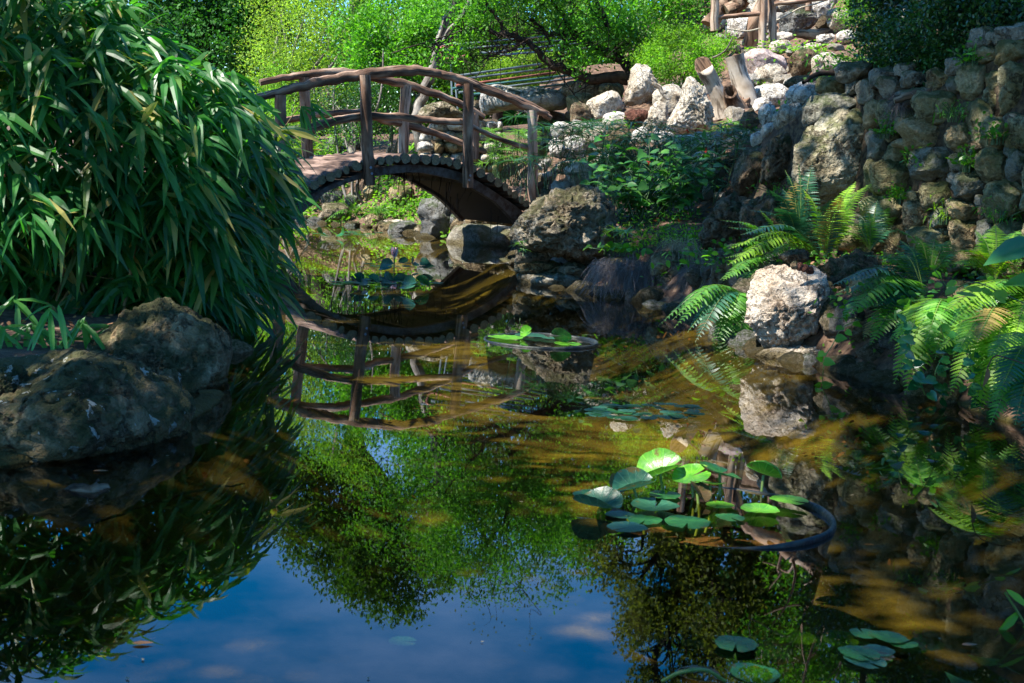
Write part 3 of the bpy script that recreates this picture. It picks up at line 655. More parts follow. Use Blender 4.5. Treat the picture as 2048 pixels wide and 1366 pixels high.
# stone slab with supports, and mossy boulders at its right end
rock('stone_slab', 'long flat grey stone slab spanning behind the end of the bridge rail', 'slab', 20.2, rockmat('slab_grey', [(.24, .23, .21), (.42, .41, .38), (.56, .55, .51)], 2.2, .4, .1, bump=.6), out=[(958, 205), (962, 180), (985, 168), (1060, 172), (1120, 180), (1138, 195), (1135, 218), (1095, 222), (1020, 218), (965, 232)], sub=5, amp=.05, seed=43, depth=.6)
hrock('boulder', 'smooth grey boulder at the right end of the stone slab', 'boulder', (1124, 158, 1210, 200), M_hero, Y=20.0, sub=4)
hrock('boulder', 'mossy rounded boulder below the right end of the slab', 'boulder', (1132, 186, 1190, 222), M_olive, Y=19.6, sub=4)
hrock('boulder', 'shaded mossy boulder under the low dark branch', 'boulder', (1192, 164, 1250, 205), M_olive, Y=19.9, sub=4)

# rockery
rock('boulder', 'tall pitted white boulder, leftmost high one of the rockery by the dark branch', 'boulder', 18.3, M_cream, out=[(1249, 196), (1254, 165), (1262, 138), (1272, 129), (1290, 127), (1303, 136), (1308, 158), (1316, 178), (1313, 196), (1290, 207), (1262, 213), (1250, 210)], sub=5, amp=.12, seed=51, freq=3)
rock('boulder', 'big pale pyramid shaped boulder in front of the hollow stump', 'boulder', 16.6, M_cream, out=[(1333, 262), (1337, 240), (1352, 215), (1362, 190), (1366, 165), (1374, 151), (1388, 155), (1404, 170), (1414, 190), (1426, 215), (1428, 245), (1424, 268), (1385, 274), (1345, 272)], sub=6, amp=.10, seed=52, freq=2.6, fac=10, fdepth=.7)
RK = [((1169, 186, 1252, 244), M_cream, 'fat oval pitted boulder below the tall white boulder', dict(tilt=-.25, sub=5, amp=.06)),
      ((1138, 205, 1184, 250), M_brownpit, 'reddish brown edged rock left of the fat oval boulder', {}),
      ((1202, 224, 1260, 254), M_white, 'flat smooth white rock beside the red lava lump', dict(amp=.04)),
      ((1248, 217, 1303, 251), M_red, 'dark red brown lava lump on the mulch', dict(amp=.16, freq=3.5)),
      ((1306, 168, 1366, 226), M_cream, 'cream boulder behind the left shoulder of the pyramid boulder', {}),
      ((1296, 204, 1340, 266), M_cream, 'upright pitted rock touching the left foot of the pyramid boulder', {}),
      ((1101, 243, 1150, 275), M_white, 'bright white rock right of the last bridge post', dict(amp=.05)),
      ((1097, 276, 1128, 312), M_white, 'small white rock low beside the last bridge post', {}),
      ((1125, 268, 1175, 320), M_white, 'white rock behind the tall sedge next to the bridge', {}),
      ((1165, 250, 1215, 300), M_cream, 'cream rock above the sedge below the flat white rock', {}),
      ((1210, 250, 1262, 298), M_brownpit, 'brown based rock showing over the sedge tops', {}),
      ((1262, 255, 1300, 292), M_white, 'white rock just above the broad leaved plant', {}),
      ((1300, 262, 1350, 292), M_white, 'low white rock at the front foot of the pyramid boulder', {}),
      ((1345, 268, 1395, 295), M_white, 'chalky flat rock under the pyramid boulder', {}),
      ((1395, 268, 1440, 298), M_cream, 'cream rock under the right foot of the pyramid boulder', {}),
      ((1200, 295, 1260, 340), M_white, 'white rock seen through the sedge stems', {}),
      ((1130, 320, 1190, 370), M_white, 'white rock low behind the sedge by the post', {}),
      ((1380, 300, 1440, 345), M_white, 'white rock behind the right side of the broad leaved plant', {}),
      ((1482, 97, 1571, 160), M_granite, 'pink speckled granite boulder behind the stump', dict(sub=5, amp=.04)),
      ((1507, 128, 1576, 168), M_cream, 'angular two faced rock in front of the pink granite', dict(fdepth=.6, fac=8)),
      ((1577, 98, 1634, 154), M_brownpit, 'dark brown pitted rock at the top of the stone bank', {}),
      ((1621, 106, 1692, 153), M_cream, 'hooded cream boulder on the mulch slope', {}),
      ((1507, 166, 1585, 219), M_white, 'long white curved stone right of the stump', dict(tilt=.2)),
      ((1568, 165, 1640, 210), M_white, 'tilted oval white stone above the grey wall cap', dict(tilt=-.25)),
      ((1502, 196, 1547, 224), M_white, 'pale wedge stone beside the stump roots', {}),
      ((1518, 206, 1556, 254), M_white, 'upright rounded white stone below the wedge stone', {}),
      ((1554, 204, 1607, 256), M_cream, 'yellowish round stone left of the grey wall cap', {}),
      ((1521, 246, 1559, 272), M_white, 'small white block under the upright white stone', {}),
      ((1571, 150, 1641, 181), M_brownpit, 'flat layered stone below the dark pitted rock', {}),
      ((1480, 222, 1521, 264), M_brownpit, 'brown pitted rock right below the stump roots', {}),
      ((1500, 262, 1540, 292), M_white, 'white stone at the bottom of the bank left of the big wall', {}),
      ((1440, 258, 1482, 290), M_brownpit, 'dark rock in the shade below the stump', {}),
      ((1454, 30, 1521, 78), M_white, 'angular white rock between the fence posts', dict(fdepth=.62)),
      ((1403, 28, 1452, 62), M_white, 'white rock behind the left fence post', {}),
      ((1488, -10, 1534, 34), M_white, 'white rock at the top edge above the fence rail', dict(fdepth=.62)),
      ((1553, 20, 1641, 70), M_grey, 'large grey block with a flat lit top right of the fence posts', dict(fdepth=.62, sub=5)),
      ((1556, -25, 1634, 28), M_cream, 'cream boulder at the top edge behind the grey block', {}),
      ((1625, -20, 1676, 38), M_white, 'upright white rock at the top edge beside the thin stake', dict(fdepth=.62)),
      ((1655, 14, 1712, 62), M_cream, 'rounded cream boulder by the yellow green bush', {}),
      ((1549, 62, 1592, 88), M_white, 'white stone at the foot of the double fence post', {}),
      ((1538, 80, 1584, 106), M_cream, 'cream stone right of the double fence post foot', {}),
      ((1632, 68, 1676, 90), M_white, 'white stone on the upper mulch slope', {}),
      ((1672, 60, 1730, 86), M_white, 'white stone under the yellow green bush', {}),
      ((1605, 84, 1650, 102), M_cream, 'flat cream stone among the ground cover', {}),
      ((1556, 250, 1602, 292), M_brownpit, 'crusty brown rock in the cleft left of the pale face stone', {}),
      ((1545, 222, 1600, 256), M_cream, 'cream rock wedged above the cleft beside the wall', {}),
      ((1340, 20, 1400, 60), M_grey, 'grey rock peeping over the round bright bush', {})]
for bx, mt, lb, kw in RK:
    kw = dict(kw); kw.setdefault('sub', 4); kw.setdefault('amp', .11)
    hrock('rockery_stone', lb, 'rock', bx, mt, **kw)
# small rubble of the rockery, shared label
rr = random.Random(9)
zones = [(1095, 1240, 250, 400, 34), (1240, 1500, 262, 300, 26), (1480, 1620, 95, 270, 22), (1440, 1700, 20, 110, 26), (1300, 1440, 290, 400, 20)]
base_me = []
for k in range(6):
    S, Fc = ico(3)
    d = np.array([noise.fractal(Vector((v[0] * 1.8, v[1] * 1.8, v[2] * 1.8)) + Vector((k * 5, 2, 1)), .9, 2.1, 4) for v in S])
    Vv = S * (1 + .22 * d)[:, None] * np.array([1, .9, .7])
    me = bpy.data.meshes.new('rubble'); me.from_pydata(Vv.tolist(), [], Fc.tolist()); me.materials.append([M_white, M_cream, M_white][k % 3])
    me.polygons.foreach_set('use_smooth', np.ones(len(me.polygons), dtype=bool)); base_me.append(me)
for x0, x1, y0, y1, cnt in zones:
    for k in range(cnt * 2 // 3):
        p_ = hit(rr.uniform(x0, x1), rr.uniform(y0, y1)); s = rr.uniform(.03, .085)
        o = bpy.data.objects.new('rubble_stone', rr.choice(base_me)); link(o)
        o.location = (p_[0], p_[1], gz(p_[0], p_[1]) + s * .2); o.scale = (s * rr.uniform(.8, 1.5), s, s * rr.uniform(.7, 1.1)); o.rotation_euler = (rr.uniform(-.3, .3), rr.uniform(-.3, .3), rr.uniform(0, 6))
        tag(o, 'small pale rubble stone lying loose between the rockery boulders', 'stone', 'loose rubble of the rockery')

med = []
for k in range(10):
    S, Fc = ico(4); P_ = S.copy(); r_ = random.Random(k + 50)
    for q in range(12):
        nn = np.array([r_.gauss(0, 1), r_.gauss(0, 1), r_.gauss(0, 1)]); nn /= np.linalg.norm(nn); ex = np.maximum(P_ @ nn - r_.uniform(.55, .9), 0); P_ = P_ - ex[:, None] * nn * .9
    d = np.array([noise.fractal(Vector((v[0] * 2.6, v[1] * 2.6, v[2] * 2.6)) + Vector((k * 5, 2, 1)), .9, 2.1, 6) for v in S])
    Vv = P_ * (1 + .13 * d)[:, None] * np.array([1.15, .9, .85]); med.append((Vv, Fc))
def medmesh(mats):
    out = []
    for i, (Vv, Fc) in enumerate(med):
        me = bpy.data.meshes.new('stone'); me.from_pydata(Vv.tolist(), [], Fc.tolist()); me.materials.append(mats[i % len(mats)]); me.polygons.foreach_set('use_smooth', np.ones(len(me.polygons), dtype=bool)); out.append(me)
    return out
fill_me = medmesh([M_white, M_cream, M_white, M_cream, M_brownpit]); shore_me = medmesh([M_mossB, M_hero, M_olive2, M_grey, M_hero])
placed = [((b[0] + b[2]) / 2, (b[1] + b[3]) / 2, max(b[2] - b[0], b[3] - b[1]) / 2) for b, *_ in RK] + [(1283, 165, 40), (1385, 215, 50), (1470, 180, 45)]
def inst(me, nm, x, y, s, lb, grp, cat='rock', sinkf=.25):
    o = bpy.data.objects.new(nm, me); link(o); o.location = (x, y, max(gz(x, y), -.12) + s * sinkf); o.scale = (s * rr.uniform(.85, 1.35), s, s * rr.uniform(.75, 1.15)); o.rotation_euler = (rr.uniform(-.4, .4), rr.uniform(-.4, .4), rr.uniform(0, 6)); tag(o, lb, cat, grp)
tries = 0; cnt_ = 0
while tries < 3500 and cnt_ < 190:
    tries += 1; a = rr.uniform(1080, 1710); b_ = rr.uniform(15, 400)
    if b_ < 232 - (a - 1140) * .30 and not (a > 1440 and b_ < 115) or (a > 1440 and b_ > 285) or (a > 1500 and b_ > 230) or (a > 1600 and b_ > 105) or (a > 1590 and b_ > 80 and rr.random() < .6): continue
    rad_ = rr.uniform(8, 25)
    if any(math.hypot(a - x, b_ - y) < (r + rad_) * .60 for x, y, r in placed): continue
    p_ = hit(a, b_); placed.append((a, b_, rad_)); cnt_ += 1
    inst(rr.choice(fill_me), 'fill_stone', p_[0], p_[1], rad_ / F * p_[1] * 1.05, 'medium pale angular stone filling a gap between the rockery boulders', 'stones filling the rockery slope')
PB = np.array([WP(*p)[:2] for p in POND_PX])
for i0, i1, lo_, hi_, lb, grp, step in [(20, 32, .07, .14, 'mottled brown stone in the row along the right waterline', 'stones along the right waterline', .17), (9, 17, .10, .20, 'brown stone in the row along the far waterline beyond the bridge', 'stones along the far waterline', .34), (5, 9, .08, .15, 'dark stone at the water under the drooping bamboo', 'stones under the bamboo edge', .5)]:
    for i in range(i0, i1):
        a, b_ = PB[i], PB[i + 1]; L_ = np.linalg.norm(b_ - a)
        for q in np.arange(0, L_, step):
            c = a + (b_ - a) * q / L_; nrm = np.array([b_[1] - a[1], -(b_[0] - a[0])]) / L_; side = 1 if inside_dist(np.array([c[0] + nrm[0] * .1]), np.array([c[1] + nrm[1] * .1]))[0] > 0 else -1
            for row in range(2 if i0 == 20 else 1):
                c2 = c + nrm * side * (rr.uniform(-.02, .10) + row * rr.uniform(.18, .34)); inst(rr.choice(shore_me), 'shore_pebble' if hi_ < .1 else 'shore_stone', c2[0], c2[1], rr.uniform(lo_, hi_), lb, grp, 'stone', .1)
# pond bed pebbles and bank litter, nobody could count them
P = np.stack([rng.uniform(-2.5, 4, 5200), rng.uniform(2.2, 13, 5200), np.zeros(5200)], 1); sd_ = inside_dist(P[:, 0], P[:, 1]); P = P[(sd_ > -.9) & (sd_ < 2.5)]; P[:, 2] = hfun(P[:, 0], P[:, 1]) + .03
V, Fc = leaves(P, rdir(len(P)) * np.array([1, 1, .3]), rng.uniform(.02, .06, len(P)), rng.uniform(.01, .025, len(P)), OVAL)
tag(np_mesh('leaf_litter', V, Fc, L_brownleaf, smooth=False), 'scattered dead leaves on the banks and the pond bed', 'leaf litter', kind='stuff')
def cover(name, n_, xr, yr, sdr, L_, mat, lb, dens=.0):
    P = np.stack([rng.uniform(*xr, n_), rng.uniform(*yr, n_), np.zeros(n_)], 1); sd_ = inside_dist(P[:, 0], P[:, 1]); q = np.array([noise.noise(Vector((p[0] * 1.6, p[1] * 1.6, 0))) for p in P]); P = P[(sd_ > sdr[0]) & (sd_ < sdr[1]) & (q > dens)]
    P[:, 2] = hfun(P[:, 0], P[:, 1]) + rng.uniform(.0, .10, len(P)) ; V, Fc = leaves(P, rdir(len(P), .8), L_ * rng.uniform(.6, 1.3, len(P)), L_ * .5, OVAL, droop=.3); tag(np_mesh(name, V, Fc, mat, smooth=False), lb, 'ground cover', kind='stuff')
cover('ground_cover', 9000, (.6, 3.4), (5.5, 13), (.12, 1.6), .04, L_mid, 'small leaved ground cover creeping over the shaded right bank', .02)
cover('bank_cover', 22000, (2.6, 9), (.5, 15), (.15, 9), .07, L_mid, 'leafy ground cover on the bank beyond the right edge', -.3)
cover('grass_cover', 16000, (-6, -.4), (18, 27), (.25, 6), .10, L_bright, 'light green low growth covering the bank behind the bridge', -.12)

# ------------------------------------------------------------------ right retaining wall
W0 = PY(1480, 400, 11.35); W1 = PY(2048, 400, 7.35); WU = W1 - W0; WU[2] = 0; WU /= np.linalg.norm(WU)
def wallY(px, py, back=0.0):
    p = PV(px, py, W0, WU); lean = max(0, p[2] - .5) * .28
    return p[1] + lean + back
wall = empty('retaining_wall', PY(1760, 540, 9.0), 'tall shaded retaining wall of rounded mossy fieldstones at the right', 'wall')
top = [(1420, 470), (1470, 380), (1520, 300), (1600, 222), (1640, 205), (1700, 192), (1760, 190), (1830, 186), (1900, 165), (1950, 140), (2048, 90), (2300, 60)]
V = []; Fc = []
for i, (a, b_) in enumerate(top):
    for j in range(14):
        t = j / 13; yb = 640; y_ = b_ + (yb - b_) * t
        q = PY(a, y_, wallY(a, y_, .10)); V.append(q)
Vt = np.array(V)
# refine core with noise
n_t = len(top)
tt = np.linspace(0, n_t - 1, 80); G = Vt.reshape(n_t, 14, 3); G2 = np.stack([np.stack([np.interp(tt, np.arange(n_t), G[:, j, k]) for k in range(3)], 1) for j in range(14)], 1)
G3 = np.stack([np.stack([np.interp(np.linspace(0, 13, 50), np.arange(14), G2[i, :, k]) for k in range(3)], 1) for i in range(80)], 0)
for i in range(80):
    for j in range(50):
        q = G3[i, j]; G3[i, j, 1] += .07 * noise.fractal(Vector((q[0] * 4, q[1] * 4, q[2] * 4)), .9, 2, 4)
Vc = G3.reshape(-1, 3)
back = Vc.reshape(80, 50, 3)[:, 0, :] + np.array([.45, .25, .02]); Vc = np.vstack([Vc, back])
Fc = [[i * 50 + j, (i + 1) * 50 + j, (i + 1) * 50 + j + 1, i * 50 + j + 1] for i in range(79) for j in range(49)]
Fc += [[4000 + i, 4000 + i + 1, (i + 1) * 50, i * 50] for i in range(79)]
np_mesh('mortar', Vc, Fc, M_mortar, wall)
rock('stone', 'huge pale flat faced stone in the wall', None, wallY(1680, 310, -.04), M_face, out=[(1582, 340), (1590, 290), (1610, 258), (1650, 230), (1700, 212), (1735, 212), (1750, 235), (1757, 290), (1750, 350), (1742, 400), (1725, 425), (1660, 430), (1600, 410), (1584, 380)], sub=6, amp=.08, seed=61, parent=wall, depth=.22, fac=10, fdepth=.62, freq=3)
rock('stone', 'dark grey cap stone lying over the pale face stone', None, wallY(1665, 220, -.05), M_wgrey, out=[(1603, 245), (1606, 215), (1620, 192), (1650, 184), (1690, 187), (1722, 198), (1726, 208), (1690, 216), (1650, 232), (1625, 252), (1610, 256)], sub=5, amp=.08, seed=62, parent=wall, depth=.25)
rock('stone', 'brown rounded stone at the left end of the wall', None, wallY(1500, 340, .05), M_brownpit, out=[(1462, 375), (1470, 330), (1490, 300), (1515, 290), (1535, 300), (1540, 340), (1530, 378), (1500, 395), (1475, 392)], sub=5, amp=.07, seed=63, parent=wall, depth=.2)
rock('stone', 'crusty dark brown stone leaning on the pale face stone', None, wallY(1560, 300, .06), M_brownpit, out=[(1520, 365), (1530, 310), (1545, 275), (1575, 262), (1600, 245), (1614, 255), (1600, 290), (1586, 330), (1580, 375), (1545, 385)], sub=5, amp=.16, seed=64, parent=wall, depth=.2)
rock('crag', 'brown crumbling crag of rock left of the wall above the dead grass', 'rock', 10.9, M_brownpit, out=[(1398, 470), (1415, 425), (1440, 395), (1470, 382), (1500, 392), (1520, 420), (1510, 470), (1490, 520), (1440, 525), (1405, 500)], sub=5, amp=.17, seed=65, depth=.3)
rock('crag', 'low brown crag behind the tall dark fern', 'rock', 10.3, M_brownpit, out=[(1480, 430), (1500, 395), (1540, 385), (1600, 400), (1610, 450), (1590, 500), (1540, 520), (1490, 500)], sub=5, amp=.15, seed=66, depth=.3)
WS = [(1760, 202, 1797, 252, 3), (1795, 217, 1833, 254, 0), (1836, 182, 1947, 250, 0), (1801, 240, 1909, 298, 1), (1900, 252, 1950, 304, 1), (1946, 205, 1972, 300, 3), (1776, 290, 1833, 324, 0), (1829, 293, 1909, 365, 2),
      (1795, 279, 1857, 296, 1), (1905, 307, 1962, 345, 2), (1958, 302, 2026, 365, 0), (1743, 325, 1838, 391, 0), (1846, 363, 1910, 420, 0), (1913, 345, 1979, 400, 2), (1974, 363, 2060, 446, 0), (2004, 129, 2070, 236, 3),
      (1921, 128, 2002, 198, 3), (1980, 144, 2011, 183, 3), (1970, 178, 2008, 236, 0), (1969, 238, 2026, 300, 0), (1943, 56, 2002, 99, 2), (1958, 94, 2005, 131, 0), (1996, 48, 2070, 88, 2), (2000, 83, 2070, 131, 3),
      (1896, 115, 1947, 151, 2), (1858, 140, 1903, 181, 1), (1801, 178, 1894, 207, 2), (1761, 153, 1821, 195, 2), (1720, 162, 1774, 207, 2), (1744, 135, 1800, 175, 2), (1697, 162, 1724, 189, 2), (1641, 153, 1695, 189, 3),
      (1676, 124, 1742, 166, 2), (1796, 128, 1827, 148, 2), (1808, 144, 1842, 172, 2), (1727, 386, 1820, 459, 0), (1811, 403, 1868, 455, 1), (1899, 400, 1965, 443, 1), (1820, 450, 1910, 503, 0), (1906, 441, 1961, 503, 1),
      (1988, 448, 2060, 497, 0), (1902, 499, 1975, 545, 1), (1768, 455, 1831, 517, 1), (1668, 455, 1772, 507, 0), (1868, 418, 1904, 455, 2), (1960, 443, 1992, 500, 2), (1600, 428, 1670, 480, 1), (2022, 236, 2070, 300, 3), (2020, 300, 2070, 365, 2),
      (1830, 500, 1900, 560, 0), (1970, 495, 2060, 560, 0), (2060, 100, 2160, 220, 0), (2060, 220, 2170, 330, 2), (2050, 330, 2150, 430, 0), (2050, 430, 2160, 540, 0), (1700, 500, 1790, 560, 0), (1908, 345, 1925, 365, 2), (1836, 250, 1850, 290, 1), (1734, 205, 1770, 262, 1), (1740, 260, 1778, 325, 2), (1734, 322, 1770, 388, 0)]
for i, (x0, y0, x1, y1, k) in enumerate(WS):
    yc = (y0 + y1) / 2; bk = .05 if y0 > 190 else .16
    rock('stone', None, None, wallY((x0 + x1) / 2, yc, bk), [M_olive, M_olive2, M_wgrey, M_olive][k], box=(x0 - 6, y0 - 4, x1 + 6, y1 + 4), sub=4, amp=.14, seed=100 + i, parent=wall, depth=.11 + .04 * (i % 3), sq=3.4 + (i % 4) * .5, fac=10, fdepth=.62)

pw = [((a + c) / 2, (b_ + d) / 2, min(c - a, d - b_) / 2 * 1.05) for a, b_, c, d, k in WS] + [(1670, 270, 85), (1670, 360, 80), (1660, 215, 40), (1610, 330, 60)]
tries = 0; cnt_ = 0
while tries < 4000 and cnt_ < 34:
    tries += 1; a = rr.uniform(1590, 2046); b_ = rr.uniform(150, 555); q_ = rr.uniform(11, 19)
    if b_ < np.interp(a, [1600, 1700, 1830, 1950, 2048], [240, 200, 195, 150, 100]) or (a < 1740 and b_ < 420): continue
    if any(math.hypot(a - x, b_ - y) < (r + q_) * .80 for x, y, r in pw): continue
    pw.append((a, b_, q_)); cnt_ += 1
    rock('stone', None, None, wallY(a, b_, .05), [M_olive, M_olive2, M_wgrey, M_brownpit][cnt_ % 4], box=(a - q_ * 1.15, b_ - q_, a + q_ * 1.15, b_ + q_), sub=3, amp=.15, seed=300 + cnt_, parent=wall, depth=.10, sq=3.2, fac=8, fdepth=.62)

# right foreground rocks
rock('boulder', 'sunlit pinkish cream boulder standing at the right shore', 'boulder', 7.75, M_lit, out=[(1490, 640), (1494, 600), (1503, 565), (1512, 540), (1540, 527), (1580, 532), (1625, 538), (1655, 545), (1660, 580), (1652, 612), (1645, 640), (1632, 665), (1600, 690), (1560, 712), (1530, 705), (1512, 680)], sub=6, amp=.11, seed=71, fac=9, depth=.26, fdepth=.76, freq=2.8)
rock('rock', 'knobbly conglomerate rock behind the sunlit cream boulder', 'rock', 8.15, M_brownpit, out=[(1618, 560), (1625, 525), (1650, 505), (1690, 500), (1735, 498), (1775, 520), (1785, 560), (1780, 620), (1740, 660), (1680, 660), (1640, 640)], sub=5, amp=.2, seed=72, depth=.2)
for bx, Yd, mt, lb in [((1560, 498, 1622, 524), 8.0, M_brownpit, 'flat crusty stone on top of the sunlit cream boulder'), ((1632, 604, 1688, 662), 7.75, M_cream, 'pointed wedge stone right of the sunlit cream boulder'),
        ((1518, 690, 1700, 750), 7.55, M_lit, 'low ochre ledge stone at the water under the sunlit boulder'), ((1640, 640, 1722, 742), 7.75, M_mossB, 'brown shaded rock right of the ledge stone'),
        ((1706, 668, 1800, 772), 7.3, M_mossB, 'dark rounded rock at the waterline under the big ferns'), ((1800, 610, 1880, 700), 7.3, M_olive2, 'tan stone half hidden behind the heart shaped vine leaves'),
        ((1690, 560, 1790, 640), 7.9, M_olive2, 'yellow brown stone under the arching ferns'), ((1880, 640, 2000, 800), 6.6, M_mossB, 'dark bank stone behind the trailing vine'),
        ((1880, 560, 1990, 640), 7.0, M_mossB, 'shaded stone in the middle of the right ferns')]:
    hrock('shore_rock', lb, 'rock', bx, mt, Y=Yd, sub=5, amp=.13)
for bx, mt, lb in [((1450, 505, 1520, 560), M_olive2, 'tan bank stone under the arching fern'), ((1500, 540, 1560, 600), M_mossB, 'mossy stone just left behind the sunlit cream boulder'), ((1420, 520, 1470, 575), M_hero, 'rugged bank stone behind the dead grass'),
        ((1780, 560, 1850, 620), M_mossB, 'dark stone beside the conglomerate rock'), ((1840, 700, 1900, 790), M_mossB, 'dark stone at the water behind the trailing yellowish fern'), ((1560, 470, 1640, 520), M_olive, 'olive stone in the shade behind the lime green fern'), ((1700, 545, 1760, 600), M_olive2, 'tan stone under the dark fronds'),
        ((1300, 500, 1370, 560), M_mossB, 'mossy bank stone behind the pale dry stems'), ((1960, 700, 2040, 800), M_mossB, 'dark stone deep behind the hanging bright fern')]:
    hrock('bank_rock', lb, 'rock', bx, mt, sub=4, amp=.14)
for k, (a, b_) in enumerate([(1590, 531), (1601, 534), (1611, 537), (1621, 541)]):
    rock('pebble', ['brown flat pebble, first of the row on the sunlit boulder', 'rust red pebble, second of the row on the sunlit boulder', 'orange pebble, third of the row on the sunlit boulder', 'small orange pebble at the right of the row on the sunlit boulder'][k], 'pebble', 7.62, [M_brownpit, M_red, M_red, M_red][k], box=(a - 9, b_ - 9, a + 7, b_ + 8), sub=3, amp=.05, seed=k + 5, group='row of pebbles on the sunlit boulder')

# ------------------------------------------------------------------ footbridge
B0 = PY(560, 380, 14.95); BU = np.array([.816, .578, 0]); BN = np.array([-.578, .816, 0]); BW = 1.42
fr_ = lambda px, py, off=0.0: PV(px, py, B0 + BN * off, BU)
bridge = empty('footbridge', (float(B0[0] + 1.5), float(B0[1] + 1.1), 0.3), 'small arched rustic footbridge of cedar logs over the pond', 'bridge')
def jpath(P, s=.012, n=7):
    C_ = catmull(P, n); ph = random.random() * 50
    for i, c in enumerate(C_):
        c += np.array([noise.noise(Vector((i * .35 + ph, 0, 0))), noise.noise(Vector((0, i * .35 + ph, 0))), noise.noise(Vector((0, 0, i * .35 + ph)))]) * s
    return C_
def pole(name, px, off, r, mats, parent, label=None, seg=14, jit=.10, lump=.22, s=.02, dz=0):
    P = jpath([fr_(a, b_, off) + np.array([0, 0, dz]) for a, b_ in px], s)
    t = TB(); t.tube(P, r, seg, jit, True, 1, lump=lump); o = t.build(name, mats, parent, loc=P[0])
    if label: o['label'] = label
    return o
MC = [M_cedar, M_cut]
FR = [(515, 196), (560, 184), (600, 174), (650, 162), (700, 152), (740, 147), (790, 142), (830, 141), (870, 146), (900, 153), (935, 166), (970, 180), (1010, 195), (1050, 212), (1085, 227), (1101, 236)]
pole('handrail', FR[:], -.02, [.045, .055, .06, .055, .05, .04], MC, bridge)
pole('handrail', [(880, 143), (935, 160), (990, 181), (1050, 204), (1099, 228)], .06, [.02, .035, .035, .03], MC, bridge)
pole('handrail', [(520, 165), (560, 157), (598, 151), (640, 147), (676, 145), (715, 149), (753, 156), (799, 165), (851, 182), (915, 205), (967, 233)], BW, [.04, .055, .055, .045], MC, bridge)
pole('middle_rail', [(566, 278), (574, 273), (623, 256), (676, 241), (725, 233), (799, 234), (851, 239), (886, 243), (926, 245)], .0, [.045, .05, .045, .04], MC, bridge)
pole('middle_rail', [(936, 250), (953, 258), (1002, 279), (1060, 297)], .0, [.035, .032, .03], MC, bridge)
pole('middle_rail', [(560, 246), (570, 242), (640, 229), (721, 226), (753, 236), (816, 250), (869, 266), (922, 286), (971, 305)], BW, [.04, .05, .045, .04], MC, bridge)
for k, (pp, off, r) in enumerate([([(561, 190), (562, 285), (566, 385)], -.06, .068), ([(730, 150), (733, 260), (739, 371)], -.09, .066), ([(936, 168), (936, 270), (935, 376)], -.09, .066), ([(1065, 221), (1065, 310), (1067, 402)], -.06, .068),
                      ([(608, 155), (612, 240), (617, 322)], BW, .07), ([(812, 170), (809, 240), (806, 306)], BW, .07), ([(950, 226), (950, 270), (950, 318)], BW, .06)]):
    pst = pole('post', pp, off, [r * 1.02, r, r * 1.05], [M_cedarL if k in (3, 5) else M_cedar, M_cut], bridge, seg=16, jit=.05, lump=.14, s=.012)
    if k in (1, 2):
        for (a, b_) in ([(742, 335), (744, 347)] if k == 1 else [(941, 351), (939, 360)]):
            c = fr_(a, b_, -.16); t = TB(); t.tube([c, c + BN * .05], .016, 8); ob = t.build('bolt', M_bolt, pst, loc=c)
    if k == 3:
        for (a, b_) in [(1069, 267), (1071, 332)]:
            c = fr_(a, b_, -.12); t = TB(); t.tube([c, c + BN * .06 + np.array([0, 0, .0])], [.03, .045], 9, capm=1); t.build('knot', [M_cedar, M_cut], pst, loc=c)
# steel arch beams
tp = [(560, 432), (600, 402), (640, 380), (676, 364), (725, 345), (763, 334), (827, 329), (886, 336), (925, 347), (967, 369), (999, 390), (1037, 416), (1060, 440)]
bt = [(565, 462), (605, 426), (645, 390), (680, 372), (725, 357), (763, 351), (827, 344), (886, 354), (922, 363), (953, 381), (992, 405), (1023, 436), (1040, 455)]
for off in (0.0, BW - .02):
    T3 = catmull([fr_(a, b_, 0) for a, b_ in tp], 5) + BN * off; B3 = catmull([fr_(a, b_, 0) for a, b_ in bt], 5) + BN * off
    V = []; Fc = []
    for a, b_ in zip(T3, B3): V += [a, b_, b_ + BN * .09, b_ + BN * .09 + (a - b_) * .08, b_ + (a - b_) * .08 + BN * .012, a + (b_ - a) * .08 + BN * .012, a + (b_ - a) * .08 + BN * .09, a + BN * .09]
    for i in range(len(T3) - 1):
        for j in range(8): Fc.append([i * 8 + j, i * 8 + (j + 1) % 8, (i + 1) * 8 + (j + 1) % 8, (i + 1) * 8 + j])
    Fc += [[0, 1, 2, 3, 4, 5, 6, 7], [len(V) - 8 + j for j in range(7, -1, -1)]]
    np_mesh('arch_beam', V, Fc, M_steel, bridge, loc=T3[0], smooth=False)
for k in range(5):
    c = fr_([640, 725, 827, 925, 1000][k], [384, 352, 340, 360, 398][k], .02); t = TB()
    q = c + BN * (BW - .05); a = np.array([0, 0, .035]); 
    t.raw([c - a - BU * .03, c + a - BU * .03, c + a + BU * .03, c - a + BU * .03, q - a - BU * .03, q + a - BU * .03, q + a + BU * .03, q - a + BU * .03], [[0, 1, 2, 3], [7, 6, 5, 4], [0, 4, 5, 1], [1, 5, 6, 2], [2, 6, 7, 3], [3, 7, 4, 0]])
    t.build('cross_brace', M_steel, bridge, smooth=False, loc=c)
M_deck = woodmat('deck_wood', [(.04, .024, .018), (.115, .072, .052), (.23, .155, .12)])
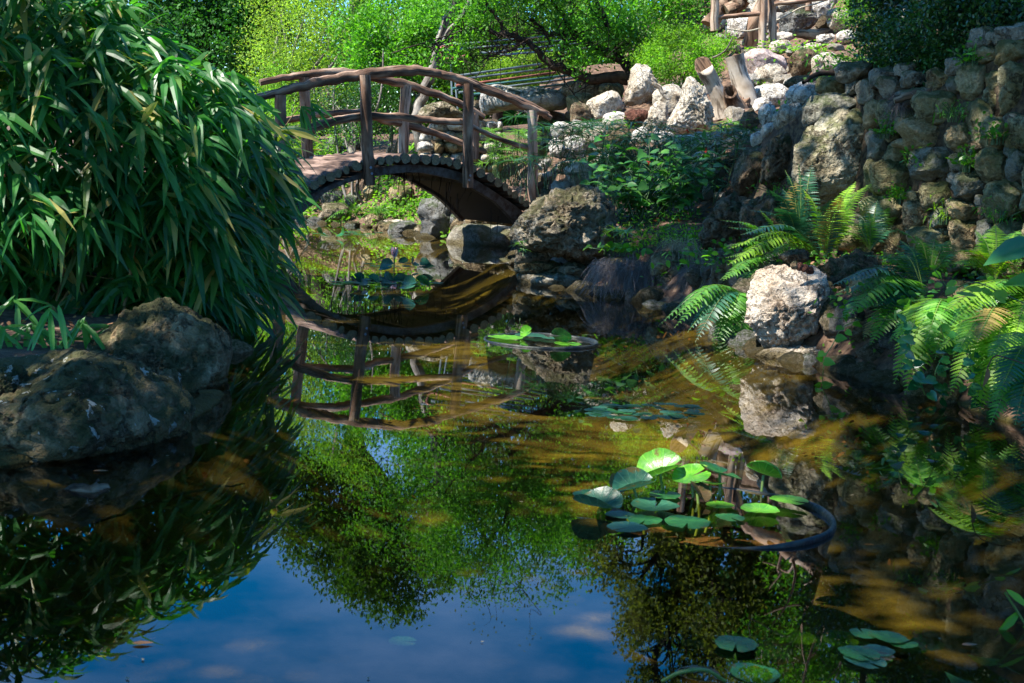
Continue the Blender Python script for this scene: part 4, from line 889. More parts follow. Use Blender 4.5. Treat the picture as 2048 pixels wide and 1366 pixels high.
# deck logs
DP = catmull([fr_(a, b_, 0) for a, b_ in [(530, 432), (560, 410), (600, 382), (640, 360), (680, 342), (727, 326), (763, 321), (827, 318), (886, 322), (925, 332), (960, 348), (990, 365), (1018, 386), (1040, 402), (1062, 420)]], 12)
Ld = np.concatenate([[0], np.cumsum(np.linalg.norm(np.diff(DP, axis=0), axis=1))]); s_ = 0.0; k = 0
while s_ < Ld[-1]:
    r = .042 + random.random() * .024; c = np.array([np.interp(s_ + r, Ld, DP[:, j]) for j in range(3)])
    a = c - BN * (.05 + random.random() * .06) + np.array([0, 0, random.uniform(-.008, .008)]); e = c + BN * (BW + .1 + random.random() * .05)
    mid = (a + e) / 2 + np.array([random.uniform(-.012, .012), 0, random.uniform(-.01, .01)])
    t = TB(); t.tube(jpath([a, a + (mid - a) * .5, mid, mid + (e - mid) * .5, e], .016, 3), [r * random.uniform(.9, 1.1), r, r * random.uniform(.85, 1.1)], 12, .10, True, 1, lump=.25); t.build('deck_log', [M_deck, M_cut], bridge, loc=a)
    s_ += 2 * r * 1.10; k += 1
# dark board sheet added between the beams to deepen the shade under the deck
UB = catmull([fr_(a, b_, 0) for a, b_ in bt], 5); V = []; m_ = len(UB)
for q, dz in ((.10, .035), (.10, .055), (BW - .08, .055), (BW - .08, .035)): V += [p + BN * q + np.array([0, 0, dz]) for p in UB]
np_mesh('underside_shade_board', V, [[r_ * m_ + i, r_ * m_ + i + 1, ((r_ + 1) % 4) * m_ + i + 1, ((r_ + 1) % 4) * m_ + i] for r_ in range(4) for i in range(m_ - 1)], M_bark, bridge, smooth=False)
# debris hanging under the deck
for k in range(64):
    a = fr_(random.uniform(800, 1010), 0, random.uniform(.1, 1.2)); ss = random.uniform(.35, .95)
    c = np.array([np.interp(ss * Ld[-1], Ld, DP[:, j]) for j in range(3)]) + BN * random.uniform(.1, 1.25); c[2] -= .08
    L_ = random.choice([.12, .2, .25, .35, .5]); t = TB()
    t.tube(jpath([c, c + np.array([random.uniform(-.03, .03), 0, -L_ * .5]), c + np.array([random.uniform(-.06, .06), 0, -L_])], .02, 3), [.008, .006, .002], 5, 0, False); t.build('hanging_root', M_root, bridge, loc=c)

# ------------------------------------------------------------------ pipe railing behind
pr = empty('pipe_railing', PY(1000, 190, 21), 'sloping railing of parallel grey, teal and red metal pipes beyond the bridge', 'railing')
for (a, b_, c, d, mt) in [(905, 153, 1082, 128, M_pipe), (905, 160, 1100, 137, M_pipe), (912, 171, 1112, 145, M_pipeR), (905, 177, 1142, 150, M_pipeT), (918, 185, 1152, 156, M_pipe), (935, 190, 1135, 168, M_pipeT)]:
    t = TB(); t.tube([PY(a, b_, 20.6), PY(c, d, 21.6)], .021, 8); o = t.build('pipe', mt, pr, loc=PY(a, b_, 20.6))
for (a, b_) in ((911, 150),):
    t = TB(); t.tube([PY(a, b_ + 12, 21), PY(a + 6, b_ + 90, 20.9)], .018, 8); t.build('post', M_pipe, pr)
pr2 = empty('pipe_railing', PY(1060, 120, 23), 'upper flight of grey pipes half hidden by the leaves of the twisted tree', 'railing')
for (a, b_, c, d) in [(870, 92, 1150, 68), (890, 100, 1160, 78), (960, 106, 1170, 86), (1000, 110, 1175, 96)]:
    t = TB(); t.tube([PY(a, b_, 22.8), PY(c, d, 23.4)], .022, 8); t.build('pipe', M_pipe, pr2, loc=PY(a, b_, 22.8))
t = TB(); t.tube(catmull([PY(905, 92, 22.7), PY(884, 94, 22.7), PY(882, 104, 22.7), PY(890, 118, 22.7), PY(930, 112, 22.7)], 5), .025, 8); t.build('pipe_bend', M_pipeR, pr2)
for a in (900,):
    t = TB(); t.tube([PY(a, 80, 23), PY(a + 4, 190, 22.9)], .02, 8); t.build('post', M_pipe, pr2)

# ------------------------------------------------------------------ fence on the hill
fe = empty('cedar_fence', hit(1525, 97), 'rustic cedar pole fence on the white rock slope at the top', 'fence')
Yf = float(hit(1525, 97)[1])
def fpole(name, pts, r, mt=None, Y=None):
    t = TB(); P = jpath([PY(a, b_, (Y or Yf)) for a, b_ in pts], .012); t.tube(P, r, 12, .08, True, 1, lump=.15); return t.build(name, [mt or M_cedarL, M_cut], fe, loc=P[-1])
fpole('post', [(1432, -60), (1430, 0), (1429, 62)], .062)
fpole('post', [(1528, -60), (1527, 20), (1523, 97)], .062)
fpole('post', [(1541, -60), (1544, 20), (1546, 96)], .062, M_cedarL, Yf + .15)
fpole('rail', [(1436, 36), (1480, 31), (1524, 27)], .035, M_cedar)
fpole('rail', [(1548, 8), (1600, 3), (1660, -6)], .035, M_cedar)
fpole('rail', [(1430, -22), (1480, -28), (1530, -30)], .035, M_cedar)
fpole('post', [(1618, -40), (1617, 0), (1616, 22)], .05, M_cedar, Yf + 1.2)
for pts, Y_, lb in [([(1452, 57), (1470, 60), (1495, 62), (1519, 57)], Yf - .2, 'sagging rope between thin stake and the double fence post'), ([(1548, 43), (1572, 32), (1600, 16), (1630, 8), (1665, -4)], Yf + .3, 'rope climbing to the right from the double fence post')]:
    t = TB(); t.tube(catmull([PY(a, b_, Y_) for a, b_ in pts], 6), .012, 6); tag(t.build('rope', M_rope), lb, 'rope')
for a, b0_, b1_, Y_, lb in [(1452, 52, 84, Yf - .3, 'thin metal stake left of the angular white rock'), (1679, -10, 18, Yf + 1, 'thin metal stake at the top edge by the cream boulder')]:
    t = TB(); t.tube([PY(a, b0_, Y_), PY(a, b1_, Y_)], .011, 6); tag(t.build('stake', M_pipe), lb, 'stake')

# ------------------------------------------------------------------ stump and driftwood
SY = 17.15
stp = empty('tree_stump', PY(1470, 245, SY), 'pale weathered stump with three sawn hollow trunks on the rockery', 'stump')
def hollow(name, P, R, mt, wall_=.75, hole=True, depth=.5):
    P = catmull([PY(a, b_, SY + dy) for a, b_, dy in P], 6); t = TB(); t.tube(P, R, 20, .06, False, lump=.22)
    m_ = len(P); Rr = np.interp(np.linspace(0, 1, m_), np.linspace(0, 1, len(R)), R)
    # inner wall and rim
    ring = t.V[-1].copy(); c = P[-1]; ax = P[-1] - P[-2]; ax /= np.linalg.norm(ax)
    if depth > .1: ring = ring + ax * ((ring - c)[:, 1] * 1.0)[:, None]; t.V[-1] = ring.copy()
    inn = c + (ring - c) * wall_; low = inn - ax * depth * .6
    n_ = len(ring); V2 = np.vstack([ring, inn, low, (c - ax * depth * .6)[None]])
    Fq = [[j, j + 1, n_ + j + 1, n_ + j] for j in range(n_ - 1)] + [[n_ + j, n_ + j + 1, 2 * n_ + j + 1, 2 * n_ + j] for j in range(n_ - 1)] + [[2 * n_ + j, 2 * n_ + j + 1, 3 * n_] for j in range(n_ - 1)]
    k = t.n; t.V.append(V2); t.UV.append(np.tile([[0.3, 0.4]], (len(V2), 1)) + rng.random((len(V2), 2)) * .2)
    for f in Fq: t.F.append([k + i for i in f]); t.MI.append(1)
    t.n += len(V2)
    return t.build(name, [mt, M_driftD], stp, loc=P[0])
hollow('trunk', [(1446, 235, .05), (1440, 205, .03), (1425, 165, 0), (1407, 131, -.03)], [.14, .115, .105, .112], M_drift, .78)
hollow('trunk', [(1498, 225, .15), (1492, 195, .15), (1478, 155, .15), (1467, 112, .15)], [.16, .135, .12, .125], M_drift, .90, depth=.06)
hollow('trunk', [(1478, 245, .0), (1470, 215, -.05), (1464, 198, -.12), (1461, 184, -.22)], [.19, .15, .10, .085], M_driftD, .62, depth=.2)
rock('root_mass', None, None, SY + .05, M_driftD, out=[(1438, 250), (1440, 215), (1452, 195), (1480, 188), (1500, 195), (1508, 215), (1500, 245), (1470, 258)], sub=5, amp=.3, seed=81, parent=stp, depth=.16, freq=3.5)
def log(name, label, pts, Y, r, mt, cat='driftwood'):
    t = TB(); P = jpath([PY(a, b_, Y) for a, b_ in pts], .03); t.tube(P, r, 12, .12, True, 1, lump=.35); return tag(t.build(name, [mt, M_cut], loc=P[0]), label, cat)
yl = float(hit(1640, 78)[1])
log('driftwood', 'long weathered log lying across the upper mulch slope', [(1588, 66), (1620, 70), (1660, 66), (1690, 70)], yl, [.05, .08, .07, .04], M_driftD)
log('driftwood', 'twisted driftwood root behind the left fence post at the top', [(1420, 50), (1437, 18), (1450, 5), (1446, -20)], Yf + .8, [.14, .1, .08, .06], M_driftD)
log('driftwood', 'thick curved driftwood branch at the top edge right of the left fence post', [(1450, 20), (1470, 14), (1485, 2), (1490, -25)], Yf + .7, [.1, .12, .12, .08], M_driftD)
log('driftwood', 'dark bleached branch lying on the wall under the cap stones', [(1788, 202), (1830, 190), (1870, 186), (1895, 186)], wallY(1840, 190, -.05), [.02, .03, .02, .015], M_driftD)
log('driftwood', 'bleached forked root between the tall white boulder and pyramid boulder', [(1300, 150), (1310, 165), (1325, 185), (1335, 200)], 17.6, [.03, .035, .025, .02], M_drift)

# ------------------------------------------------------------------ foliage makers
def path_branch(a, b, bend=.15, n=6):
    a = np.asarray(a, float); b = np.asarray(b, float); L = np.linalg.norm(b - a); m1 = a + (b - a) * .35 + rng.normal(size=3) * L * bend; m2 = a + (b - a) * .7 + rng.normal(size=3) * L * bend * .8
    return catmull([a, m1, m2, b], n)
def holes_ok(P, holes):
    ok = np.ones(len(P), bool)
    for T, r in holes:
        r = r * 1.45
        d = P - np.asarray(T); t = d @ SUN; ok &= np.linalg.norm(d - t[:, None] * SUN, axis=1) > r
    return ok
def crown_pts(blobs, n, shell=.55, gap=0.0, gscale=1.2):
    vols = np.array([b[3] * b[4] * b[5] for b in blobs]) ** (2 / 3); vols /= vols.sum(); out = []
    for b, v in zip(blobs, vols):
        k = max(3, int(n * v)); d = rdir(k); r = shell + (1 - shell) * rng.random(k) ** .7
        r = np.where(rng.random(k) < .25, rng.random(k) ** .5, r)
        P = np.array(b[:3]) + d * r[:, None] * np.array(b[3:6])
        out.append(P)
    P = np.vstack(out)
    if gap:
        q = np.array([noise.noise(Vector((p[0] * gscale, p[1] * gscale, p[2] * gscale))) for p in P]); P = P[q > gap - .5]
    return P
def tree(name, label, cat, base, blobs, nclump, per, leafL, lmat, bmat, group=None, tr=.12, clump=.25, tmpl=DIAM, asp=.5, stems=1, twigs=30, gap=.35, gscale=1.2, holes=(), trunk_path=None, shell=.55, part='crown', zb=.1, lr_=None):
    base = np.asarray(base, float); root = empty(name, base, label, cat, group)
    C_ = crown_pts(blobs, nclump, shell, gap, gscale)
    if len(holes): C_ = C_[holes_ok(C_, holes)]
    C_ = C_[C_[:, 2] > .05]
    P = np.repeat(C_, per, 0); P = P + rng.normal(size=P.shape) * clump * .55
    cc = np.repeat(np.array([C_.mean(0)]), len(P), 0)
    D = rdir(len(P), zb) + .5 * basis(P - cc)
    V, Fc = leaves(P, D, leafL * rng.uniform(.7, 1.3, len(P)), leafL * asp * rng.uniform(.8, 1.2, len(P)), tmpl)
    np_mesh(part, V, Fc, lmat, root, None, False)
    t = TB(); bl = [np.array(b[:3]) for b in blobs]
    top_ = np.mean(bl, 0) if trunk_path is None else np.asarray(trunk_path[-1])
    forks = []
    for s in range(stems):
        b0 = base + (np.array([rng.uniform(-.25, .25), rng.uniform(-.25, .25), 0]) if stems > 1 else 0) - np.array([0, 0, .15])
        tp_ = top_ + (rng.normal(size=3) * .4 if stems > 1 else 0)
        tpath = catmull(trunk_path, 6) if trunk_path is not None else path_branch(b0, tp_, .07, 5)
        t.tube(tpath, [tr, tr * .75, tr * .45], 9, .1, False, lump=.2); forks.append(tpath)
    for b in blobs:
        f = forks[rng.integers(len(forks))]; d = np.linalg.norm(f - np.array(b[:3]), axis=1); i = min(int(np.argmin(d)), int(len(f) * .8)); i = max(i - 3, int(len(f) * .25))
        lp = path_branch(f[i], b[:3], .12, 4); lw = lr_ or tr; t.tube(lp, [lw * .5, lw * .3, lw * .15], 7, .1, False)
        near = C_[np.linalg.norm((C_ - np.array(b[:3])) / np.array(b[3:6]), axis=1) < 1.05]
        for q in near[rng.permutation(len(near))[:max(3, twigs // len(blobs))]]:
            k = rng.integers(len(lp) // 2, len(lp)); t.tube(path_branch(lp[k], q, .15, 3), [lw * .14, lw * .07, lw * .03], 5, 0, False)
    t.build('trunk' if stems == 1 else 'stem', bmat, root)
    return root
def B(px, py, Y, rx, ry, rz):
    p = PY(px, py, Y); return (p[0], p[1], p[2], rx, ry, rz)
def gp(px, Y):
    p = PY(px, 400, Y); return np.array([p[0], p[1], gz(p[0], p[1])])

# ---- backdrop shrubs and trees
tree('shrub', 'feathery yellow green shrub behind the left part of the bridge', 'shrub', gp(600, 27), [B(560, 110, 27, .9, .8, 1.0), B(640, 60, 27.5, 1.0, .8, 1.1), B(600, 170, 26.6, 1.0, .7, .9), B(690, 130, 27, .8, .7, .9), B(560, 30, 28, .8, .8, .9)], 900, 26, .062, L_yellow, M_barkG, tr=.05, clump=.22, stems=4, twigs=50, gap=.38, asp=.42)
tree('shrub', 'tall yellow green shrub reaching the top edge left of centre', 'shrub', gp(700, 30), [B(680, 20, 30, 1.3, 1, 1.6), B(760, -40, 30, 1.2, 1, 1.5), B(600, -60, 30.5, 1.1, 1, 1.2)], 800, 24, .08, L_bright, M_barkG, tr=.06, clump=.28, stems=3, twigs=40, gap=.38, asp=.45)
tree('shrub', 'bright glossy green bush rising behind the middle of the bridge rail', 'shrub', gp(790, 24), [B(760, 130, 24, .75, .6, .7), B(830, 110, 24, .65, .6, .6), B(790, 60, 24.3, .8, .6, .8), B(860, 50, 24.4, .7, .6, .7), B(720, 70, 24.5, .6, .6, .6)], 720, 26, .072, L_mid, M_barkG, tr=.05, clump=.2, stems=4, tmpl=OVAL, asp=.5, gap=.36, gscale=1.8)
tree('shrub', 'dark small leaved shrub seen between the bridge rails', 'shrub', gp(720, 23.4), [B(700, 235, 23.5, .55, .5, .5), B(760, 220, 23.5, .5, .5, .5), B(660, 215, 23.6, .4, .4, .4), B(730, 185, 23.6, .5, .5, .4)], 420, 26, .045, L_box, M_barkG, tr=.03, clump=.14, stems=4, gap=.3, asp=.55, gscale=2)
tree('shrub', 'low light green shrub left behind the bridge deck', 'shrub', gp(590, 24), [B(570, 260, 24, .7, .5, .6), B(630, 270, 24.3, .5, .5, .4), B(520, 200, 25, .7, .5, .9)], 420, 22, .065, L_bright, M_barkG, tr=.03, clump=.2, stems=4, gap=.35, asp=.35)
tree('tree', 'dark backdrop tree above the bamboo at the top left', 'tree', gp(430, 31), [B(430, -20, 31, 1.6, 1, 1.8), B(330, -90, 31, 1.6, 1, 1.6), B(510, -20, 31, .9, 1, 2.0), B(380, 130, 30, 2.2, 1, 1.3), B(450, 60, 30.5, 1.6, .8, 1.0)], 2200, 20, .12, L_dark, M_bark, tr=.14, clump=.3, gap=.3)
tree('tree', 'dark green tree filling the gap at the top centre behind the pale trunk', 'tree', gp(900, 29), [B(900, 60, 29, 1.3, .8, 1.2), B(980, 100, 28.5, 1.2, .8, .8), B(930, 0, 29, 1.5, .8, 1.4), B(1080, 30, 28, 1.2, .8, 1.2)], 1000, 22, .085, L_tree, M_bark, tr=.12, clump=.28, gap=.3)
tree('shrub', 'round golden green clipped shrub behind the grey pipes', 'shrub', gp(1060, 24.5), [B(1050, 140, 24.5, .65, .5, .35), B(990, 152, 24.6, .4, .4, .25), B(1120, 150, 24.5, .4, .4, .3)], 350, 26, .05, L_yellow, M_barkG, tr=.03, clump=.13, stems=3, gap=.25, asp=.6)
# low bushes either side along the far shore
tree('shrub', 'leafy green shrub at the top right of the twisted tree beyond the rocks', 'shrub', gp(1290, 24), [B(1290, 40, 24, 1.0, .7, 1.0), B(1360, 20, 24, 1.0, .7, .9), B(1230, 70, 24, .8, .6, .6)], 700, 24, .075, L_mid, M_barkG, tr=.05, clump=.24, stems=3, gap=.33, asp=.5)
tree('shrub', 'round bright fresh green bush in front of the fence rocks', 'shrub', gp(1345, 19.2), [B(1350, 100, 19, .50, .45, .38), B(1310, 125, 18.8, .35, .35, .28), B(1395, 110, 19, .38, .4, .30), B(1345, 148, 18.6, .42, .35, .2), B(1400, 140, 18.8, .3, .3, .22), B(1440, 90, 19.3, .2, .2, .15)], 900, 22, .042, L_bright, M_barkG, tr=.02, clump=.11, stems=5, gap=.25, asp=.42, gscale=3)
tree('shrub', 'yellow green bush at the top between cream boulder and dark hedge', 'shrub', gp(1740, 15), [B(1735, 45, 15, .30, .3, .28), B(1765, 75, 14.5, .25, .3, .3), B(1720, 10, 15.2, .3, .3, .25), B(1780, 20, 15, .35, .3, .35)], 480, 20, .036, L_bright, M_barkG, tr=.015, clump=.09, stems=4, gap=.25, asp=.45, gscale=3)
tree('hedge_shrub', 'dark glossy small leaved shrub overhanging the wall at the top right', 'shrub', gp(1900, 10.2), [B(1850, 70, 9.6, .38, .35, .30), B(1940, 40, 9.0, .40, .35, .26), B(1800, 110, 9.9, .22, .3, .20), B(1880, 120, 9.3, .22, .25, .15), B(2030, 20, 8.6, .35, .35, .22), B(1770, 40, 10.4, .30, .3, .32), B(1830, 0, 10.2, .5, .3, .3), B(2000, -30, 9, .5, .4, .3), B(1860, 155, 9.2, .13, .2, .10)], 1700, 22, .030, L_box, M_bark, tr=.03, clump=.075, stems=5, tmpl=OVAL, asp=.62, gap=.2, gscale=4)
for x_, y_, r_, lb in [(4.5, 6.3, .7, 'bushy shrub at the end of the retaining wall off to the right'), (4.3, 4.2, .6, 'low bushy shrub on the right bank beyond the ferns'), (6.2, 8.5, 1.0, 'tall shrub on the upper right slope')]:
    z_ = gz(x_, y_); tree('shrub', lb, 'shrub', (x_, y_, z_), [(x_, y_, z_ + r_ * .7, r_, r_, r_ * .7), (x_ + .5, y_ + .4, z_ + r_ * .5, r_ * .8, r_, r_ * .5)], 420, 20, .05, L_box, M_bark, tr=.03, clump=.13, stems=4, gap=.2, tmpl=OVAL)
# the twisted tree with dark limbs
lr = empty('twisted_tree', gp(1270, 19.5), 'twisted dark limbed tree leaning left over the pipe railing', 'tree')
TY = 19.3
limbs = [([(1300, 215), (1275, 165), (1240, 155), (1180, 157), (1130, 140), (1090, 118), (1050, 80), (1010, 68), (970, 60)], [.11, .10, .085, .075, .065, .05, .04, .03], TY), ([(1285, 170), (1250, 125), (1200, 100), (1150, 70), (1100, 66), (1060, 40)], [.09, .075, .06, .05, .035, .025], TY + .2),
         ([(1240, 110), (1225, 75), (1210, 40), (1180, -20), (1150, -90)], [.05, .045, .035, .03, .02], TY + .2), ([(1050, 80), (1020, 100), (985, 110), (960, 125)], [.025, .02, .015, .008], TY), ([(970, 60), (930, 62), (890, 80), (860, 90)], [.03, .025, .015, .008], TY),
         ([(1130, 140), (1120, 110), (1135, 85), (1170, 62)], [.03, .025, .02, .012], TY), ([(1010, 68), (990, 30), (960, -10), (930, -60)], [.03, .025, .02, .012], TY), ([(1150, 70), (1120, 20), (1080, -40), (1060, -120)], [.04, .035, .03, .015], TY + .1)]
t = TB(); ends = []
for pts, r, Y_ in limbs:
    P = jpath([PY(a, b_, Y_) for a, b_ in pts], .05); t.tube(P, r, 10, .12, False, lump=.3)
    for q in P[len(P) // 3:]: ends.append(q)
ends = np.array(ends)
for k in range(160):
    a = ends[rng.integers(len(ends))]; q = a + rng.normal(size=3) * np.array([.4, .3, .3]); t.tube(path_branch(a, q, .25, 3), [.010, .006, .003], 4, 0, False)
t.build('trunk', M_bark, lr)
blobs = [B(930, 50, TY, .55, .5, .35), B(1000, 20, TY, .6, .5, .4), B(1080, 30, TY, .6, .5, .35), B(1130, 110, TY - .1, .40, .35, .16), B(1190, 60, TY, .5, .45, .32), B(1240, 30, TY, .45, .4, .4), B(1220, 120, TY - .1, .35, .3, .14), B(900, 110, TY, .3, .3, .18),
         B(1000, -60, TY, .9, .7, .5), B(1120, -80, TY, 1.0, .8, .6), B(1240, -60, TY, .8, .7, .6), B(1100, -200, TY, 1.2, .9, .7), B(960, -170, TY, .9, .7, .6), B(1270, 80, TY - .1, .3, .3, .3), B(870, 20, TY, .4, .4, .3), B(1180, 140, TY - .2, .25, .2, .08)]
C_ = crown_pts(blobs, 1500, .4, .42, 2.0); P = np.repeat(C_, 24, 0) + rng.normal(size=(len(C_) * 24, 3)) * .085
V, Fc = leaves(P, rdir(len(P)), .062 * rng.uniform(.7, 1.25, len(P)), .03, OVAL); np_mesh('crown', V, Fc, L_mid, lr, None, False)
# pale leaning trunk
pt = empty('leaning_tree', gp(845, 23), 'slim tree with a pale grey leaning trunk behind the bridge', 'tree')
t = TB()
P = jpath([PY(830, 240, 23), PY(843, 200, 23), PY(862, 150, 23), (PY(872, 110, 23)), PY(885, 60, 23), PY(905, 10, 23), PY(915, -60, 23), PY(900, -160, 23)], .05); t.tube(P, [.10, .085, .07, .05], 10, .1, False, lump=.25)
t.tube(jpath([PY(872, 110, 23), PY(900, 60, 22.8), PY(930, 20, 22.6), PY(950, -40, 22.6)], .05), [.05, .04, .03, .02], 8, .1, False, lump=.2)
t.tube(jpath([PY(845, 300, 23.1), PY(835, 260, 23.05), PY(830, 240, 23)], .02), [.11, .1, .1], 8, .1, False)
t.build('trunk', M_barkG, pt)
C_ = crown_pts([B(900, -100, 23, 1.2, .9, .9), B(960, -170, 23, 1.0, .9, .7), B(840, -170, 23, 1.0, .8, .8)], 420, .4, .35, 1.5); P = np.repeat(C_, 20, 0) + rng.normal(size=(len(C_) * 20, 3)) * .13
V, Fc = leaves(P, rdir(len(P)), .08, .04, DIAM); np_mesh('crown', V, Fc, L_mid, pt, None, False)

# ---- tall trees whose tops are mirrored in the pond
def RB(px, pyr, Y, rx, ry, rz):
    """blob whose MIRROR image is at (px, pyr)"""
    d = ray(px, pyr); k = Y / d[1]; return (d[0] * k, Y, -(H + d[2] * k), rx, ry, rz)
tree('oak_tree', 'tall spreading tree beyond the bridge, left one of the mirrored tree tops', 'tree', gp(620, 36), [RB(640, 1060, 36, 1.4, 1.2, 1.0), RB(740, 1090, 36, 1.3, 1.2, 1.2), RB(790, 1180, 36, .9, 1, 1.0), RB(700, 1140, 36, 1.0, 1, .9), RB(560, 1000, 36, 1.8, 1.2, 1.2), RB(880, 1110, 35, .8, .8, 1.0), RB(620, 960, 36, 1.6, 1.2, 1), RB(500, 1010, 36, 1.2, 1, 1), RB(830, 1050, 36, 1.2, 1.2, 1.2), RB(700, 1000, 36, 1.5, 1, 1.0)], 3000, 20, .15, L_tree, M_bark, tr=.28, clump=.34, gap=.33, twigs=60, gscale=.9)
tree('oak_tree', 'tall tree in the middle of the mirrored tree line, right of the gap', 'tree', gp(1130, 33), [RB(1060, 1040, 33, 1.1, 1, .7), RB(1140, 1060, 33, .9, 1, .7), RB(1000, 980, 33, 1.4, 1, 1.0), RB(1180, 1000, 33, 1.3, 1, 1.0), RB(900, 950, 33, 1.2, 1, 1.0), RB(1100, 960, 33, 1.3, 1, 1)], 1800, 20, .13, L_mid, M_bark, tr=.24, clump=.32, gap=.35, twigs=50)
tree('live_oak', 'high dark live oak on the hill, mirrored at the right of the blue sky', 'tree', gp(1400, 27), [RB(1300, 1130, 27, 1.0, 1.2, 1.0), RB(1230, 1090, 27, .8, 1, .7), RB(1420, 1180, 27, 1.3, 1.2, 1.1), RB(1330, 1290, 27, .9, 1, 1.0), RB(1430, 1330, 27, 1.0, 1, .9), RB(1290, 1230, 27, .5, .8, .5), RB(1540, 1250, 27, 1.2, 1.2, 1.2), RB(1500, 1100, 27, 1.3, 1, .9), RB(1350, 1050, 27, 1.4, 1, .8), RB(1330, 1400, 27, .8, 1, .8)], 2300, 20, .12, L_oak, M_bark, tr=.3, clump=.30, gap=.44, twigs=120, gscale=.9)
tree('hill_tree', 'loose crowned tree on the right hill with sky showing through its branches', 'tree', gp(1720, 22), [RB(1640, 1140, 22, .9, 1, .8), RB(1740, 1160, 22, .9, 1, .7), RB(1680, 1270, 22, 1.0, 1, .9), RB(1800, 1250, 22, .9, 1, .8), RB(1560, 1330, 22, 1.0, 1, .8), RB(1760, 1360, 22, 1.0, 1, .8)], 1300, 18, .10, L_mid, M_barkG, tr=.18, clump=.26, gap=.5, twigs=120, gscale=1.1)
P = jpath([PY(1500, 92, 21.0), RB(1468, 1000, 20.6, 0, 0, 0)[:3], RB(1500, 1050, 20.4, 0, 0, 0)[:3], RB(1565, 1095, 20.2, 0, 0, 0)[:3], RB(1640, 1150, 20, 0, 0, 0)[:3], RB(1740, 1240, 20, 0, 0, 0)[:3], RB(1860, 1320, 20, 0, 0, 0)[:3]], .10)
P[:, 1] = np.maximum(P[:, 1], 20); ln = empty('leaning_tree', P[0], 'reddish pole structure behind the fence built as a bare leaning tree, mirrored at the lower right', 'tree'); t = TB(); t.tube(P, [.14, .12, .10, .09, .07], 10, .1, False, lump=.2)  # tree form stands in for the reddish poles mirrored in the pond
for k in range(14):
    a = P[rng.integers(len(P) // 2, len(P))]; e = a + rng.normal(size=3) * np.array([.7, .4, .5]) + np.array([0, 0, .5]); t.tube(path_branch(a, e, .15, 4), [.03, .02, .008], 5, 0, False)
t.build('trunk', M_cedarL, ln); Q = np.repeat(P[len(P) * 2 // 3:], 30, 0); Q = Q + rng.normal(size=Q.shape) * .45; V, Fc = leaves(Q, rdir(len(Q)), .10, .05); np_mesh('crown', V, Fc, L_mid, ln, None, False)
# bare twig tree in the sky gap
bt_ = empty('bare_tree', gp(985, 34), 'thin half bare tree between the mirrored tree tops', 'tree')
t = TB(); b0 = np.array(bt_.location); tops = [RB(985, 1190, 34, 0, 0, 0)[:3], RB(1010, 1160, 34, 0, 0, 0)[:3], RB(960, 1150, 34, 0, 0, 0)[:3], RB(990, 1120, 34, 0, 0, 0)[:3], RB(1020, 1190, 34, 0, 0, 0)[:3]]
fk = np.array(RB(988, 1040, 34, 0, 0, 0)[:3]); t.tube(path_branch(b0, fk, .04), [.14, .09, .06], 8, 0, False); tips = []
for q in tops:
    P = path_branch(fk, q, .12, 5); t.tube(P, [.045, .03, .012], 6, 0, False)
    for k in range(7):
        a = P[rng.integers(8, len(P))]; e = a + rng.normal(size=3) * .5 + np.array([0, 0, .2]); t.tube(path_branch(a, e, .2, 3), [.012, .008, .004], 4, 0, False); tips.append(e)
t.build('trunk', M_bark, bt_)
P = np.repeat(np.array(tips), 14, 0) + rng.normal(size=(len(tips) * 14, 3)) * .18; V, Fc = leaves(P, rdir(len(P)), .10, .05); np_mesh('crown', V, Fc, L_oak, bt_, None, False)
# far woods closing the horizon
for k, (px, Y_, hh, lb) in enumerate([(150, 40, 5, 'dark woodland tree far left behind the bamboo'), (420, 44, 6, 'woodland tree beyond the left end of the bridge'), (780, 46, 6, 'woodland tree far behind the middle of the bridge'), (1020, 42, 6, 'woodland tree far behind the pipe railing'), (1300, 38, 7, 'woodland tree far behind the round bright bush'), (1560, 36, 9, 'woodland tree on the hilltop behind the cedar fence'), (1850, 30, 8, 'woodland tree on the hill behind the dark hedge shrub'), (2250, 26, 8, 'woodland tree on the hill off to the right')]):
    b0 = gp(px, Y_); tree('woodland_tree', lb, 'tree', b0, [(b0[0] + rng.uniform(-2, 2), Y_ + rng.uniform(-1, 1), b0[2] + hh * f, 2.4, 1.8, 1.7) for f in (.1, .25, .4, .6, .8)] + [(b0[0] + s * 3, Y_, b0[2] + hh * f, 2.2, 1.6, 1.9) for s in (-1, 1) for f in (.15, .45)], 1500, 16, .19, [L_dark, L_tree][k % 2], M_bark, tr=.2, clump=.5, gap=.08, group='woodland behind the garden', twigs=12)

